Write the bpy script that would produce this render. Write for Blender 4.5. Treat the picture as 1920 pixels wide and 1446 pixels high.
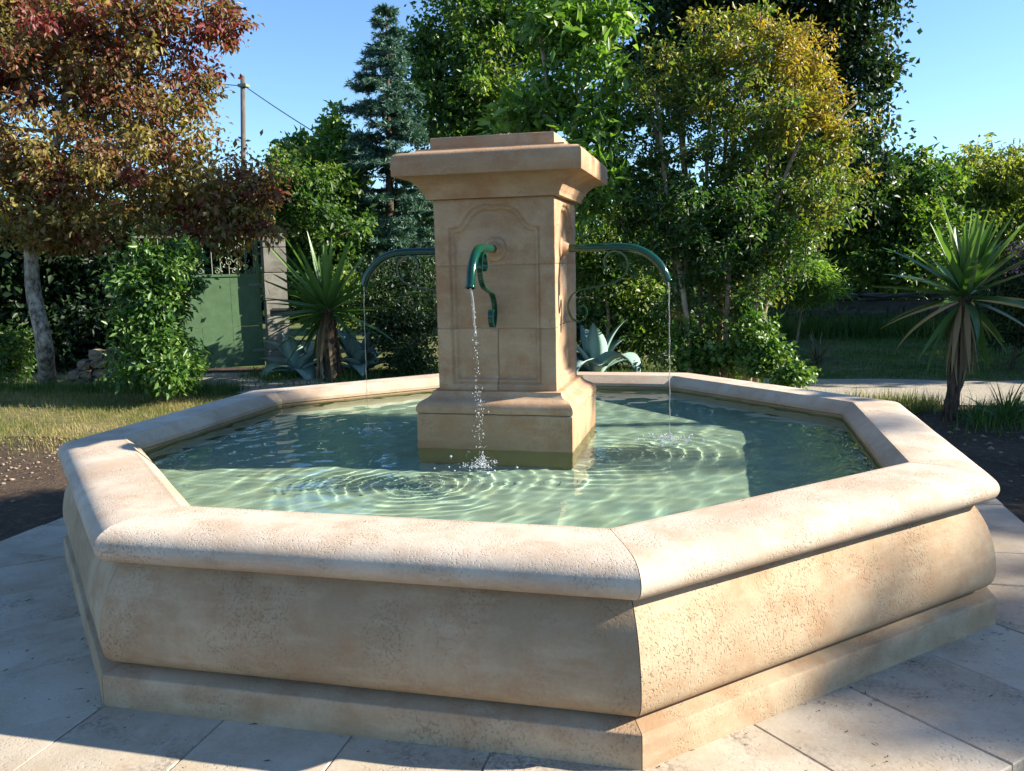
import bpy, math, random
import numpy as np
from mathutils import Vector, Matrix, Quaternion

# ------------------------------------------------------------------ clear
for o in list(bpy.data.objects):
    bpy.data.objects.remove(o)
scene = bpy.context.scene
col = scene.collection
R = math.radians
rng = np.random.default_rng(7)
random.seed(7)

# ------------------------------------------------------------------ camera
F_PX = 1589.4                                   # focal length in pixels of a 1920 px wide frame
CAM = np.array([1.0781, -4.357, 1.4121])
CR = np.array([0.97134555, 0.2367946, -0.0203997])
CU = np.array([-0.01351764, 0.14073412, 0.98995514])
CF = np.array([-0.23728696, 0.96131276, -0.13990237])
cd = bpy.data.cameras.new('camera')
cam = bpy.data.objects.new('camera', cd)
col.objects.link(cam)
cd.sensor_fit = 'HORIZONTAL'
cd.sensor_width = 36.0
cd.lens = F_PX / 1920 * 36.0
cd.clip_start = 0.05
cd.clip_end = 800
m = Matrix.Identity(4)
for i in range(3):
    m[i][0], m[i][1], m[i][2], m[i][3] = CR[i], CU[i], -CF[i], CAM[i]
cam.matrix_world = m
scene.camera = cam

# ------------------------------------------------------------------ sky, sun, exposure
SUN_AZ, SUN_EL = 13.0, 27.8                     # azimuth from +x towards +y
world = bpy.data.worlds.new('World')
scene.world = world
world.use_nodes = True
wn = world.node_tree
wn.nodes.clear()
sky = wn.nodes.new('ShaderNodeTexSky')
sky.sky_type = 'NISHITA'
sky.sun_disc = False
sky.sun_elevation = R(SUN_EL)
sky.sun_rotation = R(90 - SUN_AZ)
sky.altitude = 100
sky.air_density = 1.0
sky.dust_density = 0.0
sky.ozone_density = 3.5
bg = wn.nodes.new('ShaderNodeBackground')
bg.inputs['Strength'].default_value = 0.082
wo = wn.nodes.new('ShaderNodeOutputWorld')
tintn = wn.nodes.new('ShaderNodeMix'); tintn.data_type = 'RGBA'; tintn.blend_type = 'MULTIPLY'
tintn.inputs[0].default_value = 1.0; tintn.inputs[7].default_value = (.88, 1.01, 1.14, 1)
wn.links.new(sky.outputs[0], tintn.inputs[6])
wn.links.new(tintn.outputs[2], bg.inputs[0])
wn.links.new(bg.outputs[0], wo.inputs[0])

sd = bpy.data.lights.new('sun', 'SUN')
sun = bpy.data.objects.new('sun', sd)
col.objects.link(sun)
sd.energy = 5.0
sd.angle = R(0.5)
sd.color = (1.0, 0.92, 0.80)
SUN = Vector((math.cos(R(SUN_AZ)) * math.cos(R(SUN_EL)), math.sin(R(SUN_AZ)) * math.cos(R(SUN_EL)), math.sin(R(SUN_EL))))
sun.rotation_euler = SUN.to_track_quat('Z', 'Y').to_euler()
sun.location = (10, 3, 8)
try:
    sd.cycles.is_caustics_light = True
except Exception:
    pass
scene.view_settings.view_transform = 'Standard'
scene.view_settings.look = 'None'
scene.view_settings.exposure = 1.45
scene.view_settings.gamma = 1.0
scene.view_settings.use_curve_mapping = False
scene.render.engine = 'CYCLES'
cy = scene.cycles
cy.max_bounces = 8
cy.diffuse_bounces = 2
cy.glossy_bounces = 3
cy.transmission_bounces = 5
cy.transparent_max_bounces = 12
cy.sample_clamp_indirect = 3.0
cy.use_denoising = True
cy.caustics_refractive = True
cy.caustics_reflective = False
cy.blur_glossy = 0.5

# ------------------------------------------------------------------ helpers
def ray(px, py):
    return CR * (px - 960) / F_PX - CU * (py - 723) / F_PX + CF
def at(px, py, D):                              # world point at viewing depth D
    return CAM + ray(px, py) * D
def ground(px, py, z=0.0):
    d = ray(px, py)
    return CAM + d * (z - CAM[2]) / d[2]

def tag(o, label=None, cat=None, group=None, kind=None):
    if label: o['label'] = label
    if cat: o['category'] = cat
    if group: o['group'] = group
    if kind: o['kind'] = kind
    return o
def empty(name, loc=(0, 0, 0), rz=0.0):
    o = bpy.data.objects.new(name, None)
    col.objects.link(o)
    o.location = loc
    o.rotation_euler = (0, 0, rz)
    o.empty_display_size = 0.2
    return o
def link(name, me, parent=None):
    o = bpy.data.objects.new(name, me)
    col.objects.link(o)
    if parent is not None:
        o.parent = parent
    return o
def make_mesh(name, V, Fs, mat=None, smooth=False, tint=None):
    """V Nx3, Fs array (M,3|4) or list of lists"""
    me = bpy.data.meshes.new(name)
    V = np.asarray(V, np.float32)
    if isinstance(Fs, np.ndarray) and Fs.ndim == 2:
        k = Fs.shape[1]
        me.vertices.add(len(V)); me.vertices.foreach_set('co', V.ravel())
        me.loops.add(Fs.size); me.loops.foreach_set('vertex_index', Fs.astype(np.int32).ravel())
        me.polygons.add(len(Fs))
        me.polygons.foreach_set('loop_start', np.arange(0, Fs.size, k, dtype=np.int32))
        me.polygons.foreach_set('loop_total', np.full(len(Fs), k, np.int32))
        me.update(calc_edges=True)
    else:
        me.from_pydata(V.tolist(), [], [list(map(int, f)) for f in Fs])
        me.update()
    if smooth:
        me.polygons.foreach_set('use_smooth', np.ones(len(me.polygons), bool))
    if tint is not None:
        a = me.attributes.new('tint', 'FLOAT', 'FACE')
        a.data.foreach_set('value', np.asarray(tint, np.float32))
    if mat is not None:
        me.materials.append(mat)
    return me
class MB:                                       # collects pieces of ONE part
    def __init__(s): s.V = []; s.F = []; s.n = 0
    def add(s, V, Fs):
        V = np.asarray(V, float)
        s.V.append(V); s.F += [[i + s.n for i in f] for f in Fs]; s.n += len(V)
        return s
    def box(s, x0, x1, y0, y1, z0, z1):
        V = [(x, y, z) for z in (z0, z1) for y in (y0, y1) for x in (x0, x1)]
        return s.add(V, [(0, 2, 3, 1), (4, 5, 7, 6), (0, 1, 5, 4), (2, 6, 7, 3), (0, 4, 6, 2), (1, 3, 7, 5)])
    def tube(s, P, rad, n=8, cap=True, flat=None):
        P = np.asarray(P, float); m_ = len(P)
        rad = np.broadcast_to(rad, (m_,)) if np.ndim(rad) < 2 else rad
        T = np.gradient(P, axis=0); T /= np.linalg.norm(T, axis=1)[:, None] + 1e-9
        ref = np.array([0, 0, 1.]) if abs(T[0, 2]) < 0.9 else np.array([1., 0, 0])
        N = np.cross(T[0], ref); N /= np.linalg.norm(N)
        V = []
        for i in range(m_):
            N = N - T[i] * (N @ T[i]); N /= np.linalg.norm(N) + 1e-9
            B = np.cross(T[i], N)
            for k in range(n):
                a = 2 * math.pi * k / n
                V.append(P[i] + rad[i] * (math.cos(a) * N + math.sin(a) * B))
        Fs = [[i * n + k, i * n + (k + 1) % n, (i + 1) * n + (k + 1) % n, (i + 1) * n + k] for i in range(m_ - 1) for k in range(n)]
        if cap:
            Fs.append(list(range(n))[::-1]); Fs.append([(m_ - 1) * n + k for k in range(n)])
        return s.add(V, Fs)
    def ribbon(s, P, wdir, w, t, side):         # flat bar: width w along wdir, thickness t along side
        P = np.asarray(P, float); wd = np.asarray(wdir, float)
        T = np.gradient(P, axis=0); T /= np.linalg.norm(T, axis=1)[:, None]
        V = []
        for i in range(len(P)):
            n_ = np.cross(T[i], wd); n_ /= np.linalg.norm(n_) + 1e-9
            for a, b in ((-1, -1), (1, -1), (1, 1), (-1, 1)):
                V.append(P[i] + wd * w / 2 * a + n_ * t / 2 * b)
        m_ = len(P)
        Fs = [[i * 4 + k, i * 4 + (k + 1) % 4, (i + 1) * 4 + (k + 1) % 4, (i + 1) * 4 + k] for i in range(m_ - 1) for k in range(4)]
        Fs += [[3, 2, 1, 0], [(m_ - 1) * 4 + k for k in range(4)]]
        return s.add(V, Fs)
    def build(s, name, mat, parent=None, smooth=False):
        me = make_mesh(name, np.concatenate(s.V), s.F, mat, smooth)
        return link(name, me, parent)
def spline(P, n):                               # Catmull-Rom through P
    P = np.asarray(P, float)
    Q = np.vstack([2 * P[0] - P[1], P, 2 * P[-1] - P[-2]])
    out = []
    for i in range(1, len(Q) - 2):
        for t in np.linspace(0, 1, n, endpoint=False):
            a, b, c, d = Q[i - 1], Q[i], Q[i + 1], Q[i + 2]
            out.append(.5 * (2 * b + (c - a) * t + (2 * a - 5 * b + 4 * c - d) * t * t + (3 * b - a - 3 * c + d) * t ** 3))
    out.append(Q[-2])
    return np.array(out)
def fnoise(P, scale, seed=0, oct_=3):           # cheap smooth noise from sines, N points -> about [-1,1]
    r = np.random.default_rng(seed)
    P = np.asarray(P, float); s = np.zeros(len(P)); amp = 1.0; tot = 0
    for o_ in range(oct_):
        for _ in range(5):
            k = r.normal(size=3); k /= np.linalg.norm(k)
            s += amp * np.sin(P @ k * scale * (2 ** o_) * r.uniform(.7, 1.4) * 6.28 + r.uniform(0, 6.28)) / 3
        tot += amp; amp *= .5
    return s / tot

# ------------------------------------------------------------------ materials
class NT:
    def __init__(s, name):
        s.m = bpy.data.materials.new(name); s.m.use_nodes = True
        s.t = s.m.node_tree; s.t.nodes.clear()
        s.out = s.t.nodes.new('ShaderNodeOutputMaterial')
    def n(s, kind, **kw):
        nd = s.t.nodes.new('ShaderNode' + kind)
        for k, v in kw.items():
            if k.startswith('_'): setattr(nd, k[1:], v)
            else:
                nm = k.replace('__', ' ')
                nd.inputs[int(nm[1:]) if nm[0] == 'i' and nm[1:].isdigit() else nm].default_value = v
        return nd
    def l(s, a, b, i=None):
        if hasattr(a, 'outputs'): a = a.outputs[0]
        if i is not None: b = b.inputs[i]
        s.t.links.new(a, b)
    def ramp(s, fac, stops, interp='LINEAR'):
        r = s.t.nodes.new('ShaderNodeValToRGB'); cr = r.color_ramp; cr.interpolation = interp
        while len(cr.elements) < len(stops): cr.elements.new(0.5)
        for e, (p, c) in zip(cr.elements, stops):
            e.position = p
            e.color = (*c, 1) if isinstance(c, (tuple, list)) else (c, c, c, 1)
        s.l(fac, r, 0); return r
    def mix(s, fac, a, b, mode='MIX'):
        x = s.t.nodes.new('ShaderNodeMix'); x.data_type = 'RGBA'; x.blend_type = mode
        for v, i in ((fac, 0), (a, 6), (b, 7)):
            if isinstance(v, (int, float)): x.inputs[i].default_value = v
            elif isinstance(v, tuple): x.inputs[i].default_value = (*v, 1)
            else: s.l(v if not hasattr(v, 'outputs') else v.outputs[0], x.inputs[i])
        class O: pass
        o = O(); o.outputs = [x.outputs[2]]; return o
    def math(s, op, a, b=0.0, clamp=False):
        x = s.t.nodes.new('ShaderNodeMath'); x.operation = op; x.use_clamp = clamp
        for v, i in ((a, 0), (b, 1)):
            if isinstance(v, (int, float)): x.inputs[i].default_value = v
            else: s.l(v, x, i)
        return x
    def done(s, sh): s.l(sh, s.out, 0); return s.m

def offset_coords(N, amount=7.0, stretch=(1, 1, 1)):
    tc = N.n('TexCoord'); oi = N.n('ObjectInfo')
    v = N.n('VectorMath', _operation='SCALE'); v.inputs[0].default_value = (1.0, 0.6, 0.37)
    N.l(oi.outputs['Random'], v.inputs['Scale'])
    v2 = N.n('VectorMath', _operation='MULTIPLY_ADD'); v2.inputs[1].default_value = (amount,) * 3
    N.l(v, v2, 0); N.l(tc.outputs['Object'], v2, 2)
    mp = N.n('Mapping'); mp.inputs['Scale'].default_value = stretch
    N.l(v2, mp, 0)
    return mp, tc
def noise(N, vec, scale, detail=4, rough=.6, out=0):
    x = N.n('TexNoise'); x.inputs['Scale'].default_value = scale; x.inputs['Detail'].default_value = detail
    x.inputs['Roughness'].default_value = rough
    N.l(vec, x, 0); return x
def stone_mat(name, c1, c2, c3, pit=1.0, pit_scale=38, waterline=False, stain=.35, rough=.85, dirt=0.0):
    N = NT(name)
    v, tc = offset_coords(N)
    big = noise(N, v, 1.7, 5, .62)
    mid = noise(N, v, 7.0, 5, .65)
    fine = noise(N, v, 90, 3, .7)
    c = N.mix(N.ramp(big, [(.40, 0.0), (.60, 1.0)]), tuple(min(1, x * 1.06) for x in c1), tuple(x * .92 for x in c2))
    c = N.mix(N.math('MULTIPLY', N.ramp(mid, [(.46, 0.0), (.64, 1.0)]), stain * 1.5), c, c3)
    # streaks of paler sediment
    mp = N.n('Mapping'); mp.inputs['Scale'].default_value = (2.2, 2.2, 11); N.l(v, mp, 0)
    st = noise(N, mp, 2.0, 4, .6)
    c = N.mix(N.math('MULTIPLY', N.ramp(st, [(.5, 0.0), (.75, 1.0)]), .45), c, tuple(min(1, x * 1.14 + .03) for x in c1))
    c = N.mix(.5, c, N.ramp(fine, [(.25, .80), (.75, 1.12)]), 'MULTIPLY')
    if dirt:
        d1 = noise(N, v, 2.6, 6, .7); d2 = noise(N, v, 70, 3, .7)
        dm = N.math('MULTIPLY', N.ramp(d1, [(.50, 0.0), (.68, 1.0)]), N.ramp(d2, [(.44, .10), (.58, 1.0)]))
        c = N.mix(N.math('MULTIPLY', dm, dirt), c, (.13, .10, .075))
    # pits, grouped in eroded patches
    pv = N.n('Mapping'); pv.inputs['Scale'].default_value = (1.0, 1.0, .75); N.l(v, pv, 0)
    pn = noise(N, pv, pit_scale, 2, .5)
    patch = N.ramp(noise(N, v, 4.3, 4, .6), [(.45, .06), (.66, 1.0)])
    th = N.math('ADD', N.ramp(pn, [(.56, 0.0), (.68, 1.0)]), 0.0)
    pits = N.math('MULTIPLY', th, patch)
    c = N.mix(N.math('MULTIPLY', pits, .30 * min(1, pit)), c, tuple(x * .55 for x in c2))
    if waterline:
        sx = N.n('SeparateXYZ'); N.l(tc.outputs['Object'], sx, 0)
        zz = N.math('ADD', sx.outputs[2], N.math('MULTIPLY', N.math('SUBTRACT', mid, .5), .07))
        ax_ = N.math('ABSOLUTE', sx.outputs[0]); ay_ = N.math('ABSOLUTE', sx.outputs[1])
        ap_ = N.math('MAXIMUM', N.math('MAXIMUM', ax_, ay_), N.math('MULTIPLY', N.math('ADD', ax_, ay_), .7071))
        zz = N.math('ADD', zz, N.math('GREATER_THAN', ap_, 1.84))          # only inside the basin
        wet = N.ramp(zz, [(.505, 1.0), (.56, .55), (.70, 0.0)])
        c = N.mix(N.math('MULTIPLY', wet, .55), c, (.28, .17, .075))
        alg = N.ramp(zz, [(.485, 1.0), (.515, 0.0)])
        c = N.mix(N.math('MULTIPLY', alg, .85), c, (.27, .24, .09))
    h = N.math('SUBTRACT', N.math('ADD', N.math('MULTIPLY', fine, .12), N.math('MULTIPLY', noise(N, v, 22, 4, .6), .35)), N.math('MULTIPLY', pits, pit))
    b = N.n('Bump', Strength=.9, Distance=.0038); N.l(h, b.inputs['Height'])
    p = N.n('BsdfPrincipled', Roughness=rough)
    p.inputs['Specular IOR Level'].default_value = .25
    N.l(c, p.inputs['Base Color']); N.l(b, p.inputs['Normal'])
    return N.done(p)
M = {}
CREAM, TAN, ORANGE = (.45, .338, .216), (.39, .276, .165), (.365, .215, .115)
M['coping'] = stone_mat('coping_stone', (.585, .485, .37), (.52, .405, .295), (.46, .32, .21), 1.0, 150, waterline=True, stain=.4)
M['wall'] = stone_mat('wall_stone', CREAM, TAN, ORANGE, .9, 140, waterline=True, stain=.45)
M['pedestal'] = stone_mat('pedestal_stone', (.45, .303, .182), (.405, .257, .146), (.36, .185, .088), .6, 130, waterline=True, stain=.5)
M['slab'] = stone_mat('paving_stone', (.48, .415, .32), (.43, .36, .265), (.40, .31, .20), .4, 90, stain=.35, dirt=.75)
N = NT('basin_floor'); v, tc = offset_coords(N)
c = N.mix(N.ramp(noise(N, v, 3.5, 5), [(.35, 0.0), (.68, 1.0)]), (.50, .565, .42), (.58, .57, .37))
c = N.mix(N.math('MULTIPLY', N.ramp(noise(N, v, 11, 5), [(.5, 0.0), (.7, 1.0)]), .3), c, (.48, .47, .29))
p = N.n('BsdfPrincipled', Roughness=.8); N.l(c, p.inputs['Base Color']); M['floor'] = N.done(p)
N = NT('water')
g = N.n('BsdfGlass', Roughness=0.0, IOR=1.333); g.inputs['Color'].default_value = (.85, .98, .965, 1); M['water'] = N.done(g)
N = NT('falling_water')
g = N.n('BsdfGlass', Roughness=0.02, IOR=1.333); d = N.n('BsdfDiffuse'); d.inputs[0].default_value = (.9, .93, .95, 1)
mx = N.n('MixShader'); mx.inputs[0].default_value = .14; N.l(g, mx, 1); N.l(d, mx, 2); M['jet'] = N.done(mx)
N = NT('foam')
g = N.n('BsdfGlass', Roughness=0.05, IOR=1.2); d = N.n('BsdfDiffuse'); d.inputs[0].default_value = (.9, .93, .93, 1)
mx = N.n('MixShader'); mx.inputs[0].default_value = .38; N.l(g, mx, 1); N.l(d, mx, 2); M['foam'] = N.done(mx)
def paint_mat(name, c, rough=.25, spec=.5, bump=0.0, wear=None, metal=0.0):
    N = NT(name); v, tc = offset_coords(N)
    nz = noise(N, v, 9, 5, .65)
    cc = N.mix(N.ramp(nz, [(.3, 0.0), (.7, 1.0)]), tuple(x * .82 for x in c), tuple(min(1, x * 1.1) for x in c))
    if wear:
        cc = N.mix(N.ramp(noise(N, v, 26, 5, .7), [(.62, 0.0), (.72, 1.0)]), cc, wear)
    p = N.n('BsdfPrincipled', Roughness=rough, Metallic=metal); N.l(cc, p.inputs['Base Color'])
    p.inputs['Specular IOR Level'].default_value = spec
    if bump:
        b = N.n('Bump', Strength=bump, Distance=.01); N.l(nz, b.inputs['Height']); N.l(b, p.inputs['Normal'])
    return N.done(p)
M['spout'] = paint_mat('green_enamel', (.003, .045, .024), .13, .5)

# ------------------------------------------------------------------ fountain basin
A0 = 1.8242
T8 = math.tan(math.pi / 8)
fountain = tag(empty('stone_fountain'), 'octagonal beige stone fountain with a square central pedestal', 'fountain')
def edge_frame(k):                              # k-th side, 0 = front (-y), going counter-clockwise
    th = -math.pi / 2 + k * math.pi / 4
    nrm = np.array([math.cos(th), math.sin(th), 0]); tan = np.array([-math.sin(th), math.cos(th), 0])
    return nrm, tan
def ring_part(name, k, prof, mat, gap=.0012, nl=28, wob=.0012, smooth=True):
    nrm, tan = edge_frame(k)
    prof = np.array(prof); m_ = len(prof)
    V = np.zeros((nl + 1, m_, 3))
    for j, (n_, z) in enumerate(prof):
        L = (A0 + n_) * T8 - gap
        s = np.linspace(-L, L, nl + 1)
        V[:, j] = nrm * (A0 + n_) + s[:, None] * tan
        V[:, j, 2] = z
    P = V.reshape(-1, 3)
    w = fnoise(P + k * 3.1, 2.2, 3, 3) * wob
    P = P + nrm * w[:, None] + np.array([0, 0, 1]) * (fnoise(P + 9 + k, 3.0, 5, 2) * wob * .6)[:, None]
    Fs = [[i * m_ + j, (i + 1) * m_ + j, (i + 1) * m_ + (j + 1) % m_, i * m_ + (j + 1) % m_] for i in range(nl) for j in range(m_)]
    Fs += [list(range(m_)), [nl * m_ + j for j in range(m_)][::-1]]
    me = make_mesh(name, P, Fs, mat, False)
    o = link(name, me, fountain)
    if smooth:
        me.polygons.foreach_set('use_smooth', np.ones(len(me.polygons), bool))
        me.set_sharp_from_angle(angle=R(38))
    return o
def arc(cx, cz, rx, rz, a0, a1, n):
    return [(cx + rx * math.cos(R(a)), cz + rz * math.sin(R(a))) for a in np.linspace(a0, a1, n)]
COPING = [(0, .6), (.05, .6), (.10, .6), (.15, .600), (.185, .5985)] + arc(.205, .532, .092, .064, 78, -60, 13) + [(.232, .4705), (.10, .4705), (.10, .528), (-.060, .528), (-.060, .548), (-.034, .572)]
belly = spline([(.212, .468), (.236, .436), (.264, .385), (.284, .325), (.296, .262), (.299, .210), (.292, .168), (.268, .138), (.236, .1235)], 4)
WALL = [tuple(x) for x in belly] + [(.15, .1235), (-.054, .16), (-.054, .524), (.097, .524), (.097, .4675)]
PLINTH = [(.21, .1215), (.299, .1060), (.3035, .1045), (.3062, .1005), (.307, .05), (.3075, -.05), (.21, -.05)]
for k in range(8):
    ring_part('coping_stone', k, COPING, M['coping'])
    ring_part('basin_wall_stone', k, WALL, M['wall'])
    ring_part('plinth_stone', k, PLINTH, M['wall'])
FLOOR_Z, WATER_Z = .19, .512
ang = [(-math.pi / 2 + math.pi / 8 + i * math.pi / 4) for i in range(8)]
ra = 1.80 / math.cos(math.pi / 8)
V = [(ra * math.cos(a), ra * math.sin(a), z) for z in (.05, FLOOR_Z) for a in ang]
link('basin_floor', make_mesh('basin_floor', V, [list(range(8))[::-1], list(range(8, 16))] + [[i, (i + 1) % 8, 8 + (i + 1) % 8, 8 + i] for i in range(8)], M['floor']), fountain)

# ------------------------------------------------------------------ pedestal
def square_lathe(name, prof, mat, parent, nl=20, wob=.0012):
    """profile (half width, z) swept round a square"""
    m_ = len(prof); V = []; Fs = []
    ring = []
    for q in range(4):
        for t in np.linspace(-1, 1, nl, endpoint=False):
            ring.append([(t, -1), (1, t), (-t, 1), (-1, -t)][q])
    ring = np.array(ring); nr = len(ring)
    for h, z in prof:
        V += [(x * h, y * h, z) for x, y in ring]
    V = np.array(V)
    V[:, :2] += (V[:, :2] / (np.abs(V[:, :2]).max(axis=1)[:, None] + 1e-6)) * (fnoise(V, 4.0, 11, 3) * wob)[:, None]
    V[:, 2] += fnoise(V + 5, 4.0, 12, 2) * wob * .5
    Fs = [[j * nr + i, j * nr + (i + 1) % nr, (j + 1) * nr + (i + 1) % nr, (j + 1) * nr + i] for j in range(m_ - 1) for i in range(nr)]
    Fs += [list(range(nr))[::-1], [(m_ - 1) * nr + i for i in range(nr)]]
    me = make_mesh(name, V, Fs, mat, True)
    me.set_sharp_from_angle(angle=R(40))
    return link(name, me, parent)
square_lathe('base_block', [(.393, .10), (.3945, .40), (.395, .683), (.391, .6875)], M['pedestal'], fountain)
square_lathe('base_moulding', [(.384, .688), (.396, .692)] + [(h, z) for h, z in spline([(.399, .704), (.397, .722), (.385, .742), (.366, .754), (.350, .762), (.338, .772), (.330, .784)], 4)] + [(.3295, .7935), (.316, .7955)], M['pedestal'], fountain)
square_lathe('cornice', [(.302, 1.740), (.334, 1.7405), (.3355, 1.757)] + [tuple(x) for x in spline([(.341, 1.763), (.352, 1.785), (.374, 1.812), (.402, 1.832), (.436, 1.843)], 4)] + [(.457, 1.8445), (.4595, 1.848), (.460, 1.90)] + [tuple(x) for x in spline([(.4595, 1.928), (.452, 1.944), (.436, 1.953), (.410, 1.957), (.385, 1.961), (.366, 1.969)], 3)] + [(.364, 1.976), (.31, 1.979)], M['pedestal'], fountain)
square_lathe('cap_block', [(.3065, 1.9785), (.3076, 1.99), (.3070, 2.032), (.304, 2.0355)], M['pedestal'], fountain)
# shaft: four stones with a moulded recessed panel on every face
HS = .303
half = [(0, 1.704), (.03, 1.709), (.06, 1.707), (.10, 1.692), (.135, 1.662), (.16, 1.625), (.178, 1.607), (.20, 1.600), (.228, 1.599)]
arch = spline(half, 5)
outline = np.vstack([arch, [(.228, .828)], [(-.228, .828)], arch[::-1] * [-1, 1]])
def sdf(P):                                     # signed distance to the panel outline, + inside
    a = outline; b = np.roll(outline, -1, 0)
    d2 = np.full(len(P), 1e9); inside = np.zeros(len(P), bool)
    for (ax, az), (bx, bz) in zip(a, b):
        ex, ez = bx - ax, bz - az; L = ex * ex + ez * ez
        if L < 1e-12: continue
        t = np.clip(((P[:, 0] - ax) * ex + (P[:, 1] - az) * ez) / L, 0, 1)
        d2 = np.minimum(d2, (P[:, 0] - ax - t * ex) ** 2 + (P[:, 1] - az - t * ez) ** 2)
        if az != bz:
            c_ = ((az > P[:, 1]) != (bz > P[:, 1])) & (P[:, 0] < ax + (P[:, 1] - az) * ex / ez)
            inside ^= c_
    return np.where(inside, 1, -1) * np.sqrt(d2)
def panel_depth(P):
    s = sdf(P)
    return np.interp(s, [-.003, .001, .007, .011, .016, .022, .026, .032], [0, .011, .013, .008, .008, .012, .024, .026])
def shaft_stone(name, z0, z1, xlo=-1.0, xhi=1.0):
    g = .0022
    zs = np.unique(np.round(np.concatenate([[z0 + .0006, z0 + .003], np.arange(z0 + .007, z1 - .004, .0042), [z1 - .003, z1 - .0006]]), 5))
    us = np.unique(np.round(np.concatenate([[-HS, -HS + .003], np.arange(-HS + .008, HS - .004, .0042), [HS - .003, HS]]), 5))
    mb = MB()
    for q in range(4):
        c_, s_ = [(1, 0), (0, 1), (-1, 0), (0, -1)][q]
        uu = us
        if q == 0: uu = us[(us > xlo) & (us < xhi)]
        if q == 2: uu = us[(-us > xlo) & (-us < xhi)]
        if q == 1 and xhi < .3: continue
        if q == 3 and xlo > -.3: continue
        if xlo > -1 and q in (0, 2): uu = np.unique(np.append(uu, xlo + .0015 if q == 0 else -(xlo + .0015)))
        if xhi < 1 and q in (0, 2): uu = np.unique(np.append(uu, xhi - .0015 if q == 0 else -(xhi - .0015)))
        U, Z = np.meshgrid(uu, zs)
        P = np.stack([U.ravel(), Z.ravel()], 1)
        d = panel_depth(P)
        edge = np.minimum(P[:, 1] - z0, z1 - P[:, 1])
        d = d + np.interp(edge, [.0006, .003, .005], [.0022, .0006, 0])       # joints recessed
        if xlo > -1 and q in (0, 2): d = d + np.interp(np.abs(P[:, 0] - xlo), [.0015, .005], [.0025, 0])
        if xhi < 1 and q in (0, 2): d = d + np.interp(np.abs(P[:, 0] - xhi), [.0015, .005], [.0025, 0])
        P3 = np.stack([P[:, 0], np.full(len(P), -HS), P[:, 1]], 1)
        d = d + fnoise(P3 * [1, 1, 1] + q * 2, 5, 21, 3) * .0009
        corner = HS - np.abs(P[:, 0])
        d = d + np.interp(corner, [0, .004], [1, 0]) * (.0012 + .0022 * np.maximum(0, fnoise(P3, 22, 4, 2)))
        y = -HS + d
        x = np.clip(P[:, 0], -HS + .0015, HS - .0015) if False else P[:, 0]
        V = np.stack([x * c_ - y * s_, x * s_ + y * c_, P[:, 1]], 1)
        nu, nz = len(uu), len(zs)
        Fs = [[j * nu + i, j * nu + i + 1, (j + 1) * nu + i + 1, (j + 1) * nu + i] for j in range(nz - 1) for i in range(nu - 1)]
        mb.add(V, Fs)
    o = mb.build(name, M['pedestal'], fountain, True)
    o.data.set_sharp_from_angle(angle=R(50))
    return o
shaft_stone('shaft_stone', 1.417, 1.7405)
shaft_stone('shaft_stone', 1.105, 1.417)
shaft_stone('shaft_stone', .794, 1.105, -1, .005)
shaft_stone('shaft_stone', .794, 1.105, .005, 1)
MB().box(-.268, .268, -.268, .268, .78, 1.745).build('mortar_core', M['slab'], fountain)

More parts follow.
